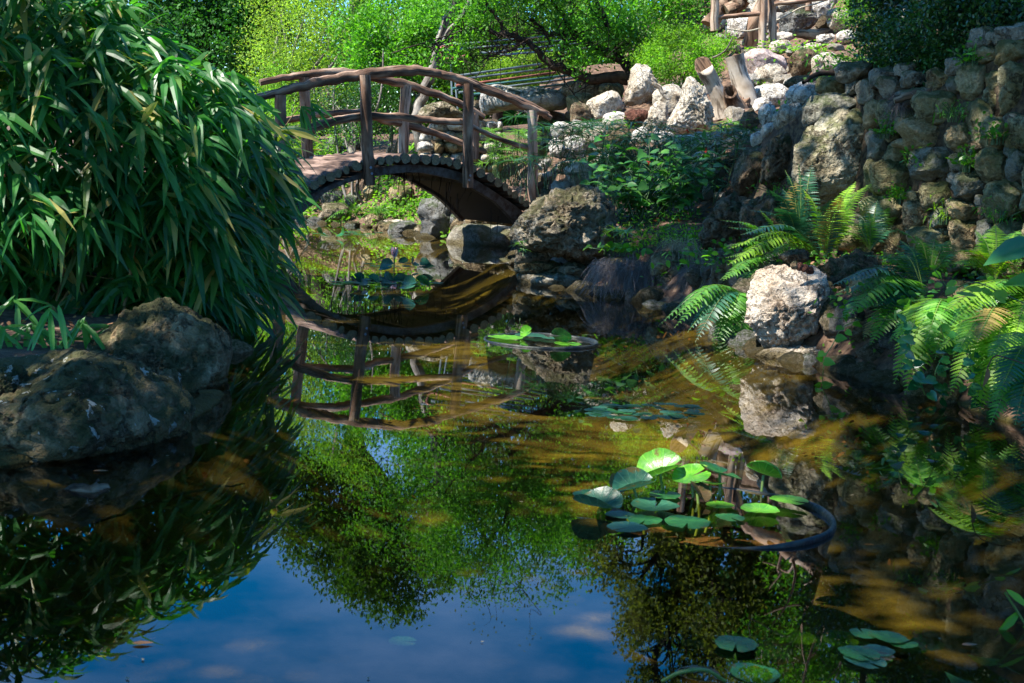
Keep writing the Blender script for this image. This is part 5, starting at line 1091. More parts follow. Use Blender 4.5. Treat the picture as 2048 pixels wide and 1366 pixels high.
# ---- unseen crown added overhead for shade, with gaps cut along the sun rays
LITP = [(WP(330, 1060), .08), (WP(60, 1040), .08), (PY(60, 560, 6.1), .22), (PY(120, 400, 6.2), .25), (PY(400, 250, 6.4), .14), (PY(1950, 620, 6.2), .25), (PY(1850, 660, 6.8), .2), (PY(2030, 700, 5.8), .2), (PY(1850, 330, 8.5), .13), (PY(1950, 220, 8), .10), (PY(1780, 450, 8.9), .14), (PY(1300, 330, 12.5), .28), (PY(1420, 330, 12.5), .12), (WP(1250, 720), .45), (WP(1600, 790), .25), (WP(900, 600), .5), (WP(980, 530), .5), (WP(1150, 640), .4), (WP(1500, 860), .16), (WP(1300, 880), .12), (PY(830, 200, 16.2), .7), (PY(620, 300, 16.0), .6), (PY(1020, 230, 16.8), .6), (PY(300, 605, 5.8), .22), (PY(410, 650, 5.7), .13), (PY(100, 705, 4.5), .13), (PY(210, 640, 5.8), .16), (PY(330, 800, 4.6), .07), (PY(250, 0, 7.4), .55), (PY(450, 60, 7.4), .42), (PY(60, 0, 7.2), .35), (PY(560, 230, 7.6), .2), (PY(30, 420, 6.2), .2), (PY(150, 450, 6.1), .12), (PY(330, 30, 6.6), .25), (WP(1400, 1000), .34), (WP(1250, 1010), .2), (PY(1580, 620, 7.7), .30), (PY(1650, 400, 9.2), .30), (PY(1600, 470, 9.2), .2), (WP(1090, 685), .35), (WP(1350, 700), .5), (WP(1480, 720), .3), (WP(1750, 790), .12), (PY(1130, 450, 11.6), .40), (PY(1680, 290, 9.8), .26), (WP(1100, 740), .35), (WP(1450, 660), .35), (PY(1950, 700, 6.1), .22), (PY(1520, 330, 11), .2), (PY(1340, 340, 12.5), .22), (PY(1270, 300, 12.8), .16), (PY(1830, 700, 6.6), .16), (PY(1960, 580, 6.6), .16), (PY(1430, 640, 8.3), .15), (PY(1900, 620, 6.6), .14),
        (PY(1830, 720, 6.5), .12), (WP(290, 1040), .05), (WP(1200, 920), .15), (PY(1850, 420, 8.6), .10), (WP(950, 620), .3), (PY(90, 630, 6), .10), (PY(1980, 700, 6.2), .14), (WP(60, 1010), .05), (PY(250, 620, 6.2), .10), (PY(1690, 500, 8.6), .18), (PY(1200, 560, 11), .12), ]
sb = []
for X in np.arange(-8.6, 1.0, 1.35):
    for Y_ in np.arange(-2.4, 13.0, 1.4):
        z_ = 6.6 + .2 * Y_ + rng.uniform(-.3, .3)
        sb.append((X + rng.uniform(-.3, .3), Y_ + rng.uniform(-.3, .3), z_, .95, .9, .5))
tree('unseen_shade_tree', 'unseen wide tree added left of the pond, crown shaped to shade and dapple the foreground', 'tree', (-9.5, 5.5, .5), sb, 6600, 22, .175, L_tree, M_bark, tr=.4, clump=.26, gap=.06, gscale=1.1, holes=LITP, twigs=10, lr_=.05, trunk_path=[(-9.5, 5.5, .3), (-9.2, 5.7, 2.5), (-8.2, 6, 5), (-6, 6.4, 7)], shell=.3, asp=.55)

# ------------------------------------------------------------------ bamboo
bam = empty('bamboo_clump', (-2.7, 7.6, .15), 'huge drooping clump of dark green bamboo on the left bank', 'bamboo')
ce = np.array([-2.86, 7.35, .62]); rad = np.array([1.42, 1.35, 1.42])
nf = 2000
d = rdir(nf * 3); d = d[(d[:, 1] < .45) & (d[:, 2] > -.72)][:nf]; r = .62 + .40 * rng.random(len(d)) ** .6
Pn = ce + d * r[:, None] * rad
wob = np.array([noise.noise(Vector((p[0] * 1.5, p[1] * 1.5, p[2] * 1.5))) for p in Pn]); Pn = ce + (Pn - ce) * (1 + .18 * wob)[:, None]
ok = (Pn[:, 2] > np.where(Pn[:, 1] > 6.7, .10, .28)) & ~((Pn[:, 2] < .62) & (Pn[:, 1] < 6.7) & (Pn[:, 0] < -1.2)); Pn = Pn[ok]; d = d[ok]; wob = wob[ok]
low = np.stack([rng.uniform(-4.3, -1.7, 520), rng.uniform(6.75, 7.6, 520), rng.uniform(.18, .95, 520)], 1); Pn = np.vstack([Pn, low]); d = np.vstack([d, np.tile([[.1, -.8, -.1]], (520, 1)) + rng.normal(size=(520, 3)) * .3])
k = rng.integers(5, 9, len(Pn)); P = np.repeat(Pn, k, 0); dd = np.repeat(d, k, 0)
D = rng.normal(size=P.shape) * np.array([.95, .7, .42]) + dd * np.array([.5, .55, .10]) + np.array([.0, -.12, -.30])
Lf = rng.uniform(.13, .30, len(P)); P = P + rng.normal(size=P.shape) * .02
V, Fc = leaves(P, D, Lf, Lf * .07 + rng.uniform(.018, .030, len(P)), LANCE, N=rng.normal(size=P.shape) * .4 + np.array([0, -.5, .9]), droop=rng.uniform(.25, .75, len(P)), cup=.35)
fobj('foliage', [(V, Fc)], L_bamboo, bam)
t = TB(); tips_i = rng.permutation(len(Pn))[:150]
for i in tips_i:
    b0 = np.array([rng.uniform(-3.5, -1.95), rng.uniform(6.7, 8.2), .1]); q = Pn[i]
    m1 = b0 + (q - b0) * .5 + np.array([0, 0, max(.15, (q[2]) * .25)]); t.tube(catmull([b0, m1 * .55 + b0 * .45 + np.array([0, 0, .1]), m1, q], 4), [.009, .008, .006, .003], 5, 0, False)
t.build('stem', M_culm, bam)
# low front shoots
sh = empty('bamboo_shoot', WP(110, 690, .15), 'low bright bamboo shoots over the back of the long mossy boulder', 'bamboo')
Ps = []; Ds = []
for a, b_, Y_ in [(105, 612, 5.5), (60, 650, 5.6), (170, 640, 5.6), (30, 600, 5.7), (190, 680, 5.8), (230, 650, 5.8), (5, 655, 5.5)]:
    q = PY(a, b_, Y_)
    for k in range(8): Ps.append(q + rng.normal(size=3) * .01); Ds.append((rng.uniform(-1, 1), rng.uniform(-.6, .2), rng.uniform(-.9, .1)))
Ps = np.array(Ps); Lf = rng.uniform(.14, .24, len(Ps)); V, Fc = leaves(Ps, np.array(Ds), Lf, .028, LANCE, N=np.tile([0, -.5, .9], (len(Ps), 1)), droop=.4, cup=.35); fobj('foliage', [(V, Fc)], leafmat('shoot_leaf', (.05, .20, .03), (.10, .30, .05), .35, .35), sh)
t = TB()
for a, b_, Y_ in [(105, 612, 5.5), (60, 650, 5.6), (170, 640, 5.6), (190, 680, 5.8)]: t.tube(catmull([PY(a + 30, b_ + 90, Y_ + .1), PY(a + 20, b_ + 40, Y_ + .05), PY(a, b_, Y_)], 4), .004, 5, 0, False)
t.build('stem', M_culm, sh)
# sprays reaching in front of the bridge rail
for px_, lb in [([(470, 330), (540, 290), (600, 210)], 'single pale bamboo twig crossing in front of the bridge post')]:
    sp = empty('bamboo_twig', PY(470, 330, 8.2), lb, 'bamboo'); t = TB(); t.tube(catmull([PY(a, b_, 8.2) for a, b_ in px_], 5), [.005, .004, .003], 5, 0, False); t.build('stem', M_culm, sp)
    Ps = np.array([PY(602, 212, 8.2)] * 5 + [PY(622, 205, 8.2)] * 3); V, Fc = leaves(Ps, np.array([(.3, 0, -1), (.9, 0, -.6), (1, 0, -.2), (.5, -.2, -.9), (.1, 0, -1), (1, 0, -.5), (.7, 0, -.7), (.2, 0, -.9)]), .19, .028, LANCE, N=np.tile([0, -.6, .8], (8, 1)), droop=.15, cup=.35); fobj('foliage', [(V, Fc)], L_bamboo, sp)

# ------------------------------------------------------------------ ferns
def frond(P, R, width, npair, lmat, parent, plen=None, tw=0.0, fwdn=.35, up=None):
    """P rachis curve points; pinnae both sides"""
    C_ = catmull(P, 6); Ls = np.concatenate([[0], np.cumsum(np.linalg.norm(np.diff(C_, axis=0), axis=1))]); s = np.linspace(.12, .99, npair)
    pos = np.stack([np.interp(s * Ls[-1], Ls, C_[:, j]) for j in range(3)], 1); T = np.gradient(pos, axis=0); T /= np.linalg.norm(T, axis=1)[:, None]
    upv = np.array([0, 0, 1.0]) if up is None else np.asarray(up, float); S = np.cross(T, upv); S /= np.linalg.norm(S, axis=1)[:, None] + 1e-6; Nn = np.cross(S, T)
    prof = np.minimum(1, (s - .05) / .28) * (1 - np.maximum(0, (s - .45) / .55) ** 1.3) + .05
    Pp = []; Dd = []; Nl = []; LL = []
    for sg in (-1, 1):
        Pp.append(pos); Dd.append(S * sg + T * fwdn + rng.normal(size=pos.shape) * .06); Nl.append(Nn + rng.normal(size=pos.shape) * .12); LL.append(prof * width)
    Pp = np.vstack(Pp); Dd = np.vstack(Dd); Nl = np.vstack(Nl); LL = np.concatenate(LL); sp = Ls[-1] / npair
    # toothed pinna
    tt = [0, .15, .3, .45, .6, .75, .88]; Tm = [(0, 0, 0)]; 
    for a in tt[1:]:
        w = .5 * (1 - a ** 2.2) + .04
        Tm += [(a - .05, -w * .62, .0), (a - .05, w * .62, .0), (a + .02, -w, .0), (a + .02, w, .0)]
    Tm.append((1, 0, 0)); Fc = []
    Fc += [(0, 1, 2, 2), (1, 3, 4, 2)]
    for i in range(len(tt) - 2):
        b0_ = 1 + i * 4; Fc += [(b0_ + 2, b0_ + 4, b0_ + 5, b0_ + 3), (b0_ + 4, b0_ + 6, b0_ + 7, b0_ + 5)]
    Fc += [(len(Tm) - 3, len(Tm) - 1, len(Tm) - 2, len(Tm) - 2)]
    V, Fa = leaves(Pp, Dd, LL, np.minimum(sp * .80, LL * .45), (np.array(Tm), np.array(Fc)), N=Nl, droop=.22)
    t = TB(); t.tube(C_, [R, R * .7, R * .3], 5, 0, False)
    V2 = np.vstack([V] + t.V); F2 = [list(dict.fromkeys(f)) for f in Fa.tolist()] + [[i + len(V) for i in f] for f in t.F]
    return np_mesh('frond', V2, F2, [lmat, L_stem], parent, loc=C_[0], smooth=False, mi=[0] * len(Fa) + [1] * len(t.F))
def fern(label, base, fronds, mats, width=.09, npair=24, R=.004, name='fern', group=None):
    """fronds: list of (dx,dy,dz) tip offsets"""
    root = empty(name, base, label, 'fern', group)
    for i, (dx, dy, dz) in enumerate(fronds):
        b0 = np.asarray(base, float); tip = b0 + np.array([dx, dy, dz]); L = np.linalg.norm(tip - b0)
        mid = b0 + (tip - b0) * .55 + np.array([0, 0, .22 * L]); q1 = b0 + (mid - b0) * .5 + np.array([0, 0, .06 * L])
        frond([b0, q1, mid, tip], R, width * rng.uniform(.85, 1.15), npair, mats[i % len(mats)], root)
    return root
L_fernX = leafmat('fern_leaf_dying', (.16, .13, .03), (.28, .20, .06), .25, .6, (1, .9, .4), .2)
def pfern(label, bpx, Y, tips, mats, **kw):
    mats = (list(mats) * 8)[:11] + [L_fernX]
    b0 = PY(bpx[0], bpx[1], Y); fr2 = []
    for t_ in tips:
        q = PY(t_[0], t_[1], Y + t_[2]); fr2.append(tuple(q - b0))
        for _ in range(1 if Y > 12 else (2 if bpx[0] > 1800 else 1)): q = PY(t_[0] + rng.uniform(-45, 45), t_[1] + rng.uniform(-28, 28), Y + t_[2] + rng.uniform(-.15, .15)); fr2.append(tuple((q - b0) * rng.uniform(.65, 1.0)))
    return fern(label, b0, fr2, mats, **kw)
pfern('large dark bluish fern standing upright before the pale wall stone', (1600, 500), 9.4, [(1625, 325, .1), (1570, 340, .1), (1540, 380, -.1), (1500, 420, 0), (1590, 360, .2)], [L_fernD], width=.14, npair=30)
pfern('sunlit lime green fern fronds above the cream boulder', (1650, 520), 8.9, [(1606, 378, .1), (1700, 395, .2), (1480, 470, -.2), (1455, 530, -.3), (1745, 365, .1), (1660, 400, -.1)], [L_fernB, L_fern, L_fernB, L_fernB, L_fernD, L_fernB], width=.15, npair=30)
pfern('mid green fern arching left over the dead grass', (1570, 545), 9.1, [(1440, 440, -.1), (1460, 490, -.2), (1440, 560, -.3), (1500, 450, .1), (1520, 420, .1), (1470, 590, -.3)], [L_fern, L_fernD, L_fern, L_fernB, L_fern], width=.12, npair=26)
pfern('low fern hanging over the water left of the sunlit boulder', (1490, 590), 8.5, [(1345, 640, -.3), (1390, 685, -.4), (1440, 690, -.3), (1480, 690, -.3), (1400, 610, -.1), (1500, 685, -.2), (1460, 640, -.3), (1375, 665, -.3)], [L_fern, L_fern, L_fernD], width=.10, npair=22)
pfern('fern with dark fronds spreading over the conglomerate rock', (1850, 600), 7.2, [(1665, 570, -.2), (1680, 640, -.4), (1700, 560, .1), (1740, 690, -.4), (1800, 480, .2), (1720, 600, -.3), (1760, 530, .1)], [L_fernD, L_fern], width=.13, npair=26)
pfern('fern rising in front of the low wall stones', (1860, 560), 7.6, [(1790, 490, 0), (1830, 470, .1), (1900, 480, .1), (1780, 530, -.1), (1925, 500, 0)], [L_fern], width=.12, npair=26)
pfern('fern at the right edge reaching up the wall', (1990, 560), 6.9, [(1950, 460, .1), (1990, 450, .1), (2040, 460, .1), (1920, 500, -.1), (2070, 500, 0)], [L_fern, L_fernB], width=.12, npair=26)
pfern('yellowish fern trailing down to the water by the vine', (1900, 610), 6.6, [(1820, 740, -.3), (1850, 690, -.4), (1790, 680, -.2), (1870, 720, -.4), (1810, 790, -.35)], [L_fernB, L_fern], width=.10, npair=24)
pfern('bright fern hanging at the right edge over the water', (2010, 640), 6.1, [(1900, 790, -.3), (1960, 820, -.3), (2030, 830, -.3), (1930, 700, -.3), (1880, 700, -.1), (2070, 760, -.2), (1985, 780, -.4)], [L_fernB, L_fern, L_fernB], width=.11, npair=26)
pfern('fern in the right corner above the vine leaves', (2060, 610), 6.2, [(1950, 600, -.2), (1980, 560, 0), (1900, 650, -.3), (2040, 540, 0), (2020, 680, -.3)], [L_fern, L_fernB], width=.12, npair=26)
pfern('fern low at the right edge dipping into the pond', (2080, 700), 5.6, [(1990, 800, -.2), (2030, 850, -.3), (2000, 740, -.1), (2060, 880, -.3), (1980, 850, -.2)], [L_fern, L_fernD], width=.10, npair=24)
pfern('fern behind the conglomerate rock under the wall', (1740, 500), 8.7, [(1690, 440, 0), (1720, 430, .1), (1770, 440, .1), (1800, 460, 0), (1755, 400, .1)], [L_fernD, L_fern], width=.09, npair=22)
pfern('small fern on the far bank seen through the bridge arch', (712, 432), 22.7, [(665, 405, 0), (690, 395, 0), (735, 405, 0), (670, 425, -.1), (740, 430, -.1), (705, 388, 0)], [L_fern], width=.10, npair=16, R=.006)
pfern('pale fern patch left beyond the bridge deck', (620, 310), 23, [(590, 280, 0), (620, 265, 0), (650, 285, 0), (580, 300, 0), (645, 300, -.1)], [L_fernB], width=.14, npair=14, R=.006)

# ------------------------------------------------------------------ sedges
def sedge(label, cx, y0, y1, Y, n, spread, mat, hmin, hmax, name='umbrella_sedge', leafL=.16):
    root = empty(name, hit(cx, y1) if Y is None else PY(cx, y1, Y), label, 'sedge'); b0 = np.array(root.location); t = TB(); Ps = []; Ds = []; Lg = []
    for k in range(n):
        a = b0 + np.array([rng.normal() * spread * .55, rng.normal() * .22, -.05]); h_ = rng.uniform(hmin, hmax); tip = a + np.array([rng.normal() * spread * .3, rng.normal() * .15, h_])
        P = catmull([a, (a + tip) / 2 + rng.normal(size=3) * .03, tip], 3); t.tube(P, [.005, .004, .003], 4, 0, False)
        m_ = rng.integers(12, 20); ph = rng.random() * 6
        for j in range(m_):
            an = ph + j * 6.283 / m_; Ps.append(tip); Ds.append((math.cos(an), math.sin(an), rng.uniform(.05, .5))); Lg.append(leafL * rng.uniform(.6, 1.15))
    t.build('stem', M_stemd, root)
    Ps = np.array(Ps); Lg = np.array(Lg); V, Fc = leaves(Ps, np.array(Ds), Lg * 1.1, .017, LANCE, N=np.tile([0, 0, 1.0], (len(Ps), 1)) + rng.normal(size=Ps.shape) * .2, droop=rng.uniform(.1, .6, len(Ps)), cup=.1); fobj('foliage', [(V, Fc)], mat, root)
    return root
sedge('dark umbrella sedge right of the last bridge post', 1150, 0, 400, 15.6, 62, .50, L_sedge, .3, 1.05, leafL=.30)
sedge('dark umbrella sedge thicket behind the tan boulder', 1250, 0, 410, 15.0, 70, .55, L_sedge, .3, 1.0, leafL=.30)
sedge('tall sedge at the right end of the thicket by the wall', 1430, 0, 420, 13.2, 62, .45, L_sedge, .25, .9, leafL=.27)
sedge('sedge thicket behind the broad leaved plant', 1350, 0, 420, 14.0, 62, .45, L_sedge, .25, .9, leafL=.27)
sedge('bright light green sedge behind the last bridge posts', 1020, 0, 365, 18.7, 80, .36, L_sedgeB, .3, .8, leafL=.18)
sedge('small sedge star hanging at the right side of the tan boulder', 1232, 0, 470, 11.5, 5, .05, L_sedgeB, .02, .12, leafL=.13)
sedge('long leaved sedge at the foot of the stump', 1450, 0, 280, 15.8, 8, .16, L_sedgeB, .1, .28, leafL=.22)
sedge('lone sedge star standing in the pond right of the far tub', 1216, 0, 706, 7.45, 1, .01, L_sedgeB, .03, .05, leafL=.07)
sedge('grassy tuft of sedge under the tan boulder at the water', 1040, 0, 500, 11.6, 3, .05, L_sedgeB, .04, .12, leafL=.08)

# broad leaved plant with red flowers
bp = empty('turks_cap', PY(1290, 450, 12.6), 'broad leaved shrub with two small red flowers beside the tan boulder', 'shrub'); t = TB(); Ps = []; Ds = []; Lg = []
for k in range(60):
    a = np.array(bp.location) + np.array([rng.normal() * .22, rng.normal() * .15, -.1]); tip = PY(rng.uniform(1175, 1450), rng.uniform(270, 400), 12.6 + rng.uniform(-.35, .3)); P = catmull([a, a + (tip - a) * .5 + np.array([0, 0, .12]), tip], 5); t.tube(P, [.006, .005, .003], 5, 0, False)
    for j in range(rng.integers(5, 10)):
        q = P[rng.integers(len(P) // 3, len(P))]; an = rng.random() * 6.28; dr = np.array([math.cos(an), math.sin(an), rng.uniform(-.35, .25)]); e = q + dr * rng.uniform(.03, .09); t.tube([q, (q + e) / 2 + np.array([0, 0, .01]), e], .002, 4, 0, False)
        Ps.append(e); Ds.append(dr); Lg.append(rng.uniform(.07, .13))
t.build('stem', M_stemd, bp); Ps = np.array(Ps); Lg = np.array(Lg); V, Fc = leaves(Ps, np.array(Ds), Lg, Lg * .85, HEART, N=np.tile([0, -.35, .9], (len(Ps), 1)) + rng.normal(size=Ps.shape) * .25, droop=.25); fobj('foliage', [(V, Fc)], L_broad, bp, True)
for (a, b_) in [(1297, 325), (1413, 301), (1375, 262)]:
    c = PY(a, b_, 12.2); V, Fc = leaves(np.repeat([c], 7, 0), rdir(7, .4), .028, .018, OVAL); np_mesh('flower', V, Fc, M_redfl, bp, loc=c)
# generic small leafy plants / ground cover
def tuft(name, label, cat, px, py, Y, w, h_, n, L_, W_, mat, tmpl=OVAL, droop=.4, up=.8, group=None, depth=.12, stems=True):
    c = hit(px, py) if Y is None else PY(px, py, Y); root = empty(name, c, label, cat, group)
    P = c + np.stack([rng.normal(size=n) * w * .5, rng.normal(size=n) * depth, np.abs(rng.normal(size=n)) * h_ * .55], 1)
    V, Fc = leaves(P, rdir(n, up), L_ * rng.uniform(.6, 1.3, n), W_, tmpl, droop=droop); fobj('foliage', [(V, Fc)], mat, root)
    if stems:
        t = TB()
        for q in P[:min(14, n)]: t.tube([c + (q - c) * np.array([.5, .5, 0]) - np.array([0, 0, .03]), (c + q) / 2, q], .003, 4, 0, False)
        t.build('stem', M_stemd, root)
    return root
tuft('leafy_plant', 'bright lime leafy plant on the far bank under the arch', 'plant', 815, 432, 22.4, .55, .30, 260, .09, .055, L_bright, depth=.2)
tuft('leafy_plant', 'lime leafy plant left of the striped rock', 'plant', 850, 415, 22.2, .35, .35, 160, .08, .05, L_bright, depth=.2)
tuft('grass_clump', 'arching light green grass clump beside the far bank fern', 'grass', 765, 430, 22.3, .2, .1, 90, .34, .014, L_sedgeB, LANCE, .7, 1.0)
tuft('hanging_creeper', 'creeper hanging down the far wall behind the first bridge post', 'plant', 735, 290, 23.2, .45, .4, 260, .05, .03, L_mid, depth=.15)
tuft('hanging_creeper', 'creeper with bare twigs seen through the arch', 'plant', 765, 380, 23.0, .3, .45, 160, .05, .03, L_mid, depth=.15)
tuft('leafy_plant', 'low shiny seedlings between the granite and two faced rock', 'plant', 1520, 172, None, .3, .05, 60, .05, .035, L_bright)
tuft('leafy_plant', 'yellow green ground cover below the double fence post', 'plant', 1600, 108, None, .8, .14, 320, .07, .04, L_bright, depth=.4)
tuft('leafy_plant', 'low ground cover on the mulch beside the dark hedge', 'plant', 1700, 128, None, .7, .08, 320, .045, .03, L_bright, depth=.6)
tuft('leafy_plant', 'grassy plants along the foot of the dark hedge', 'plant', 1760, 135, 12, .6, .15, 320, .10, .02, L_mid, LANCE, depth=.3)
tuft('leafy_plant', 'small weed between the tall white boulder and the red lump', 'plant', 1290, 200, None, .25, .12, 110, .05, .03, L_bright)
tuft('leafy_plant', 'small weed on the white rocks right of the last bridge post', 'plant', 1120, 270, None, .3, .12, 130, .05, .03, L_bright)
tuft('leafy_plant', 'yellow green weed among the rocks above the sedge', 'plant', 1245, 258, None, .2, .15, 100, .05, .03, L_bright)
tuft('leafy_plant', 'feathery green weeds below the hollow stump', 'plant', 1480, 285, 15, .35, .18, 300, .07, .02, L_bright, depth=.2)
tuft('leafy_plant', 'round leaved plant at the waterline right of the tan boulder', 'plant', 1240, 505, 11.2, .2, .10, 60, .06, .055, L_fern, HEART, depth=.1)
tuft('leafy_plant', 'feathery light green weed under the broad leaved shrub', 'plant', 1310, 490, 11.6, .34, .22, 420, .06, .012, L_fernB, depth=.15)
tuft('leafy_plant', 'bright weed above the dead grass tufts', 'plant', 1390, 480, 11.4, .25, .1, 120, .06, .035, L_bright)
tuft('leafy_plant', 'leafy creeper over the waterline stones', 'plant', 1335, 560, 10.9, .2, .12, 80, .05, .03, L_fern)
for k, (a, b_, Y_, w, lb) in enumerate([(1910, 235, wallY(1910, 250, -.1), .12, 'tuft of thin grass hanging from a crevice high in the wall'), (1770, 270, wallY(1770, 270, -.1), .1, 'small leafy sprig in the wall joint right of the pale face stone'), (1835, 335, wallY(1835, 335, -.1), .1, 'leafy sprig in the middle of the wall'),
        (1990, 280, wallY(1990, 280, -.1), .12, 'sprig of weeds on the wall near the right edge'), (1890, 440, wallY(1890, 440, -.12), .12, 'bright fine grass tuft low in the wall'), (2000, 440, wallY(2000, 440, -.12), .16, 'wispy grass low in the wall by the right edge'), (1935, 335, wallY(1935, 335, -.1), .08, 'tiny seedlings on the ledge in the wall'),
        (1560, 390, 10.2, .2, 'fine feathery weed on the crag left of the wall'), (1945, 125, wallY(1945, 125, 0), .1, 'bright sprig under the hedge on the wall top'), (1795, 400, wallY(1795, 400, -.1), .08, 'little sprig below the joint of the pale stone')]):
    tuft('wall_weed', lb, 'weed', a, b_, Y_, w, .10, 90, .045, .010 if k in (0, 4, 5, 7) else .022, [L_fern, L_mid][k % 2] if k != 4 else L_fernB, LANCE if k in (0, 4, 5, 7) else OVAL, depth=.05, droop=1.0 if k in (0, 4, 5) else .3)
tuft('fern_patch', 'light green ferny growth behind the left end of the deck', 'plant', 590, 320, None, 1.1, .4, 420, .16, .04, L_bright, LANCE, depth=.7, up=.9)
tuft('fern_patch', 'light green growth left of the dark shrub beyond the deck', 'plant', 640, 330, None, .8, .35, 260, .14, .04, L_mid, LANCE, depth=.6, up=.9)
tuft('leafy_plant', 'low green plants on the bank just past the arch top', 'plant', 790, 345, None, .9, .2, 300, .09, .05, L_mid, depth=.5)
tuft('leafy_plant', 'shaded ground plants between the crag and the arching fern', 'plant', 1480, 540, None, .5, .15, 200, .07, .04, L_mid, depth=.3)
tuft('leafy_plant', 'shaded leafy plants behind the dark rounded rock', 'plant', 1790, 640, None, .4, .15, 200, .06, .035, L_mid, depth=.25)
tuft('leafy_plant', 'shaded leafy plants under the right corner ferns', 'plant', 1950, 650, None, .5, .2, 260, .07, .04, L_broad, depth=.25)
tuft('leafy_plant', 'low green plants at the foot of the wall stones', 'plant', 1650, 500, None, .6, .12, 200, .06, .035, L_fern, depth=.25)
# dead grass
def deadgrass(label, px, py, Y, w, L_, n, mat=None):
    c = PY(px, py, Y); root = tag(bpy.data.objects.new('tmp', None), None) if False else None
    P = c + np.stack([rng.uniform(-w, w, n), rng.normal(size=n) * .06, rng.normal(size=n) * .03], 1); D = np.stack([rng.normal(size=n) * .5 - .1, -np.abs(rng.normal(size=n)) * .4, rng.uniform(-.2, .9, n)], 1)
    V, Fc = leaves(P, D, L_ * rng.uniform(.5, 1.2, n), .0045, LANCE, N=np.tile([0, -1, .3], (n, 1)) + rng.normal(size=(n, 3)) * .4, droop=rng.uniform(.8, 1.9, n), cup=.0)
    V[:, 2] = np.maximum(V[:, 2], .004); ob = fobj('dead_grass_tuft', [(V, Fc)], mat or L_dead); tag(ob, label, 'dead grass'); return ob
deadgrass('grey mop of dead grass hanging over the dark grey stone', 1232, 535, 11.0, .16, .24, 1100)
deadgrass('grey mop of dead grass hanging to the water right of the first', 1290, 540, 10.95, .18, .26, 1200)
deadgrass('pale dry stems fanning over the green weed', 1360, 490, 10.9, .12, .20, 260, L_dry)
deadgrass('pinkish dead grass behind the lower fern', 1420, 540, 10.6, .18, .26, 700)
deadgrass('dry grass below the crag beside the arching fern', 1460, 520, 10.2, .14, .26, 420, L_dry)
deadgrass('thin dead grass hanging over the joint of the grey cap stone', 1795, 205, wallY(1795, 205, -.15), .06, .14, 160)

# ------------------------------------------------------------------ vine and leaves at the right
def vine(label, pts, Y, n, L_, mat, tmpl=HEART, name='vine', stemm=None, spread=.02):
    c = PY(pts[0][0], pts[0][1], Y); root = empty(name, c, label, 'vine'); P = catmull([PY(a, b_, Y + (o_[0] if o_ else 0)) for a, b_, *o_ in pts], 8); t = TB(); t.tube(P, .0028, 5, 0, False); t.build('stem', stemm or L_stem, root)
    idx = np.linspace(1, len(P) - 1, n).astype(int); Q = P[idx] + rng.normal(size=(n, 3)) * spread; D = np.stack([np.where(np.arange(n) % 2, 1, -1) * rng.uniform(.4, 1, n), rng.uniform(-.6, .1, n), rng.uniform(-.7, .3, n)], 1); Lg = L_ * rng.uniform(.7, 1.2, n)
    V, Fc = leaves(Q, D, Lg, Lg * (.24 if tmpl is LANCE else .48 if tmpl is OVAL else .85), tmpl, N=np.tile([0, -.8, .6], (n, 1)) + rng.normal(size=(n, 3)) * .25); fobj('foliage', [(V, Fc)], mat, root, True); return root
vine('glossy heart leaved vine trailing left beside the ferns', [(1830, 640), (1815, 690), (1830, 740), (1850, 790)], 6.15, 16, .062, L_vine)
vine('glossy heart leaved vine in the middle of the right bank', [(1880, 650), (1890, 700), (1870, 750), (1890, 800)], 6.05, 18, .062, L_vine)
vine('heart leaved vine hanging down to the water at the right', [(1930, 680), (1945, 730), (1950, 780), (1965, 815)], 5.85, 16, .06, L_vine)
vine('light green vine runner drooping in front of the brown shaded rock', [(1720, 640), (1685, 655), (1665, 690), (1650, 715), (1645, 760)], 7.0, 8, .055, L_fern)
vine('sprig of pale yellow green pointed leaves at the right edge', [(2080, 620), (2010, 590), (1950, 565), (1905, 580)], 5.2, 9, .075, L_fernB, OVAL)
for (a, b_, dx, dz, L_, mt, lb) in [(2055, 490, -.9, -.35, .17, L_vine, 'big dark green leaf poking in from the right edge'), (2070, 560, -1, -.1, .12, L_fern, 'mid green leaf under the big dark leaf at the right edge')]:
    c = PY(a, b_, 4.6); o_ = empty('large_leaf', c, lb, 'leaf'); V, Fc = leaves(np.array([c]), np.array([(dx, -.1, dz)]), L_, L_ * .55, HEART, N=np.array([(0, -.7, .7)]), droop=.1); fobj('blade', [(V, Fc)], mt, o_, True); t = TB(); t.tube([c, c + np.array([.1, .02, .05]), c + np.array([.2, .1, .0])], .004, 5, 0, False); t.build('stalk', L_stem, o_)
c = PY(1975, 735, 5.1); t_ = empty('dead_leaf', c, 'shrivelled brown leaf hanging from a bare twig at the right', 'leaf')
V, Fc = leaves(np.array([c]), np.array([(-.15, 0, -1)]), .085, .035, LANCE, N=np.array([(0.5, -.8, 0)]), droop=0, cup=2.5); fobj('blade', [(V, Fc)], L_brownleaf, t_); t = TB(); t.tube(catmull([c, PY(1990, 712, 5.1), PY(2020, 718, 5.0), PY(2070, 735, 4.9)], 5), .003, 5, 0, False); t.build('twig', M_driftD, t_)
vine('bright leaf spray leaning in at the lower right edge', [(2120, 1380), (2080, 1300), (2045, 1240), (2010, 1185)], 2.9, 6, .075, L_fernB, LANCE, spread=.006)

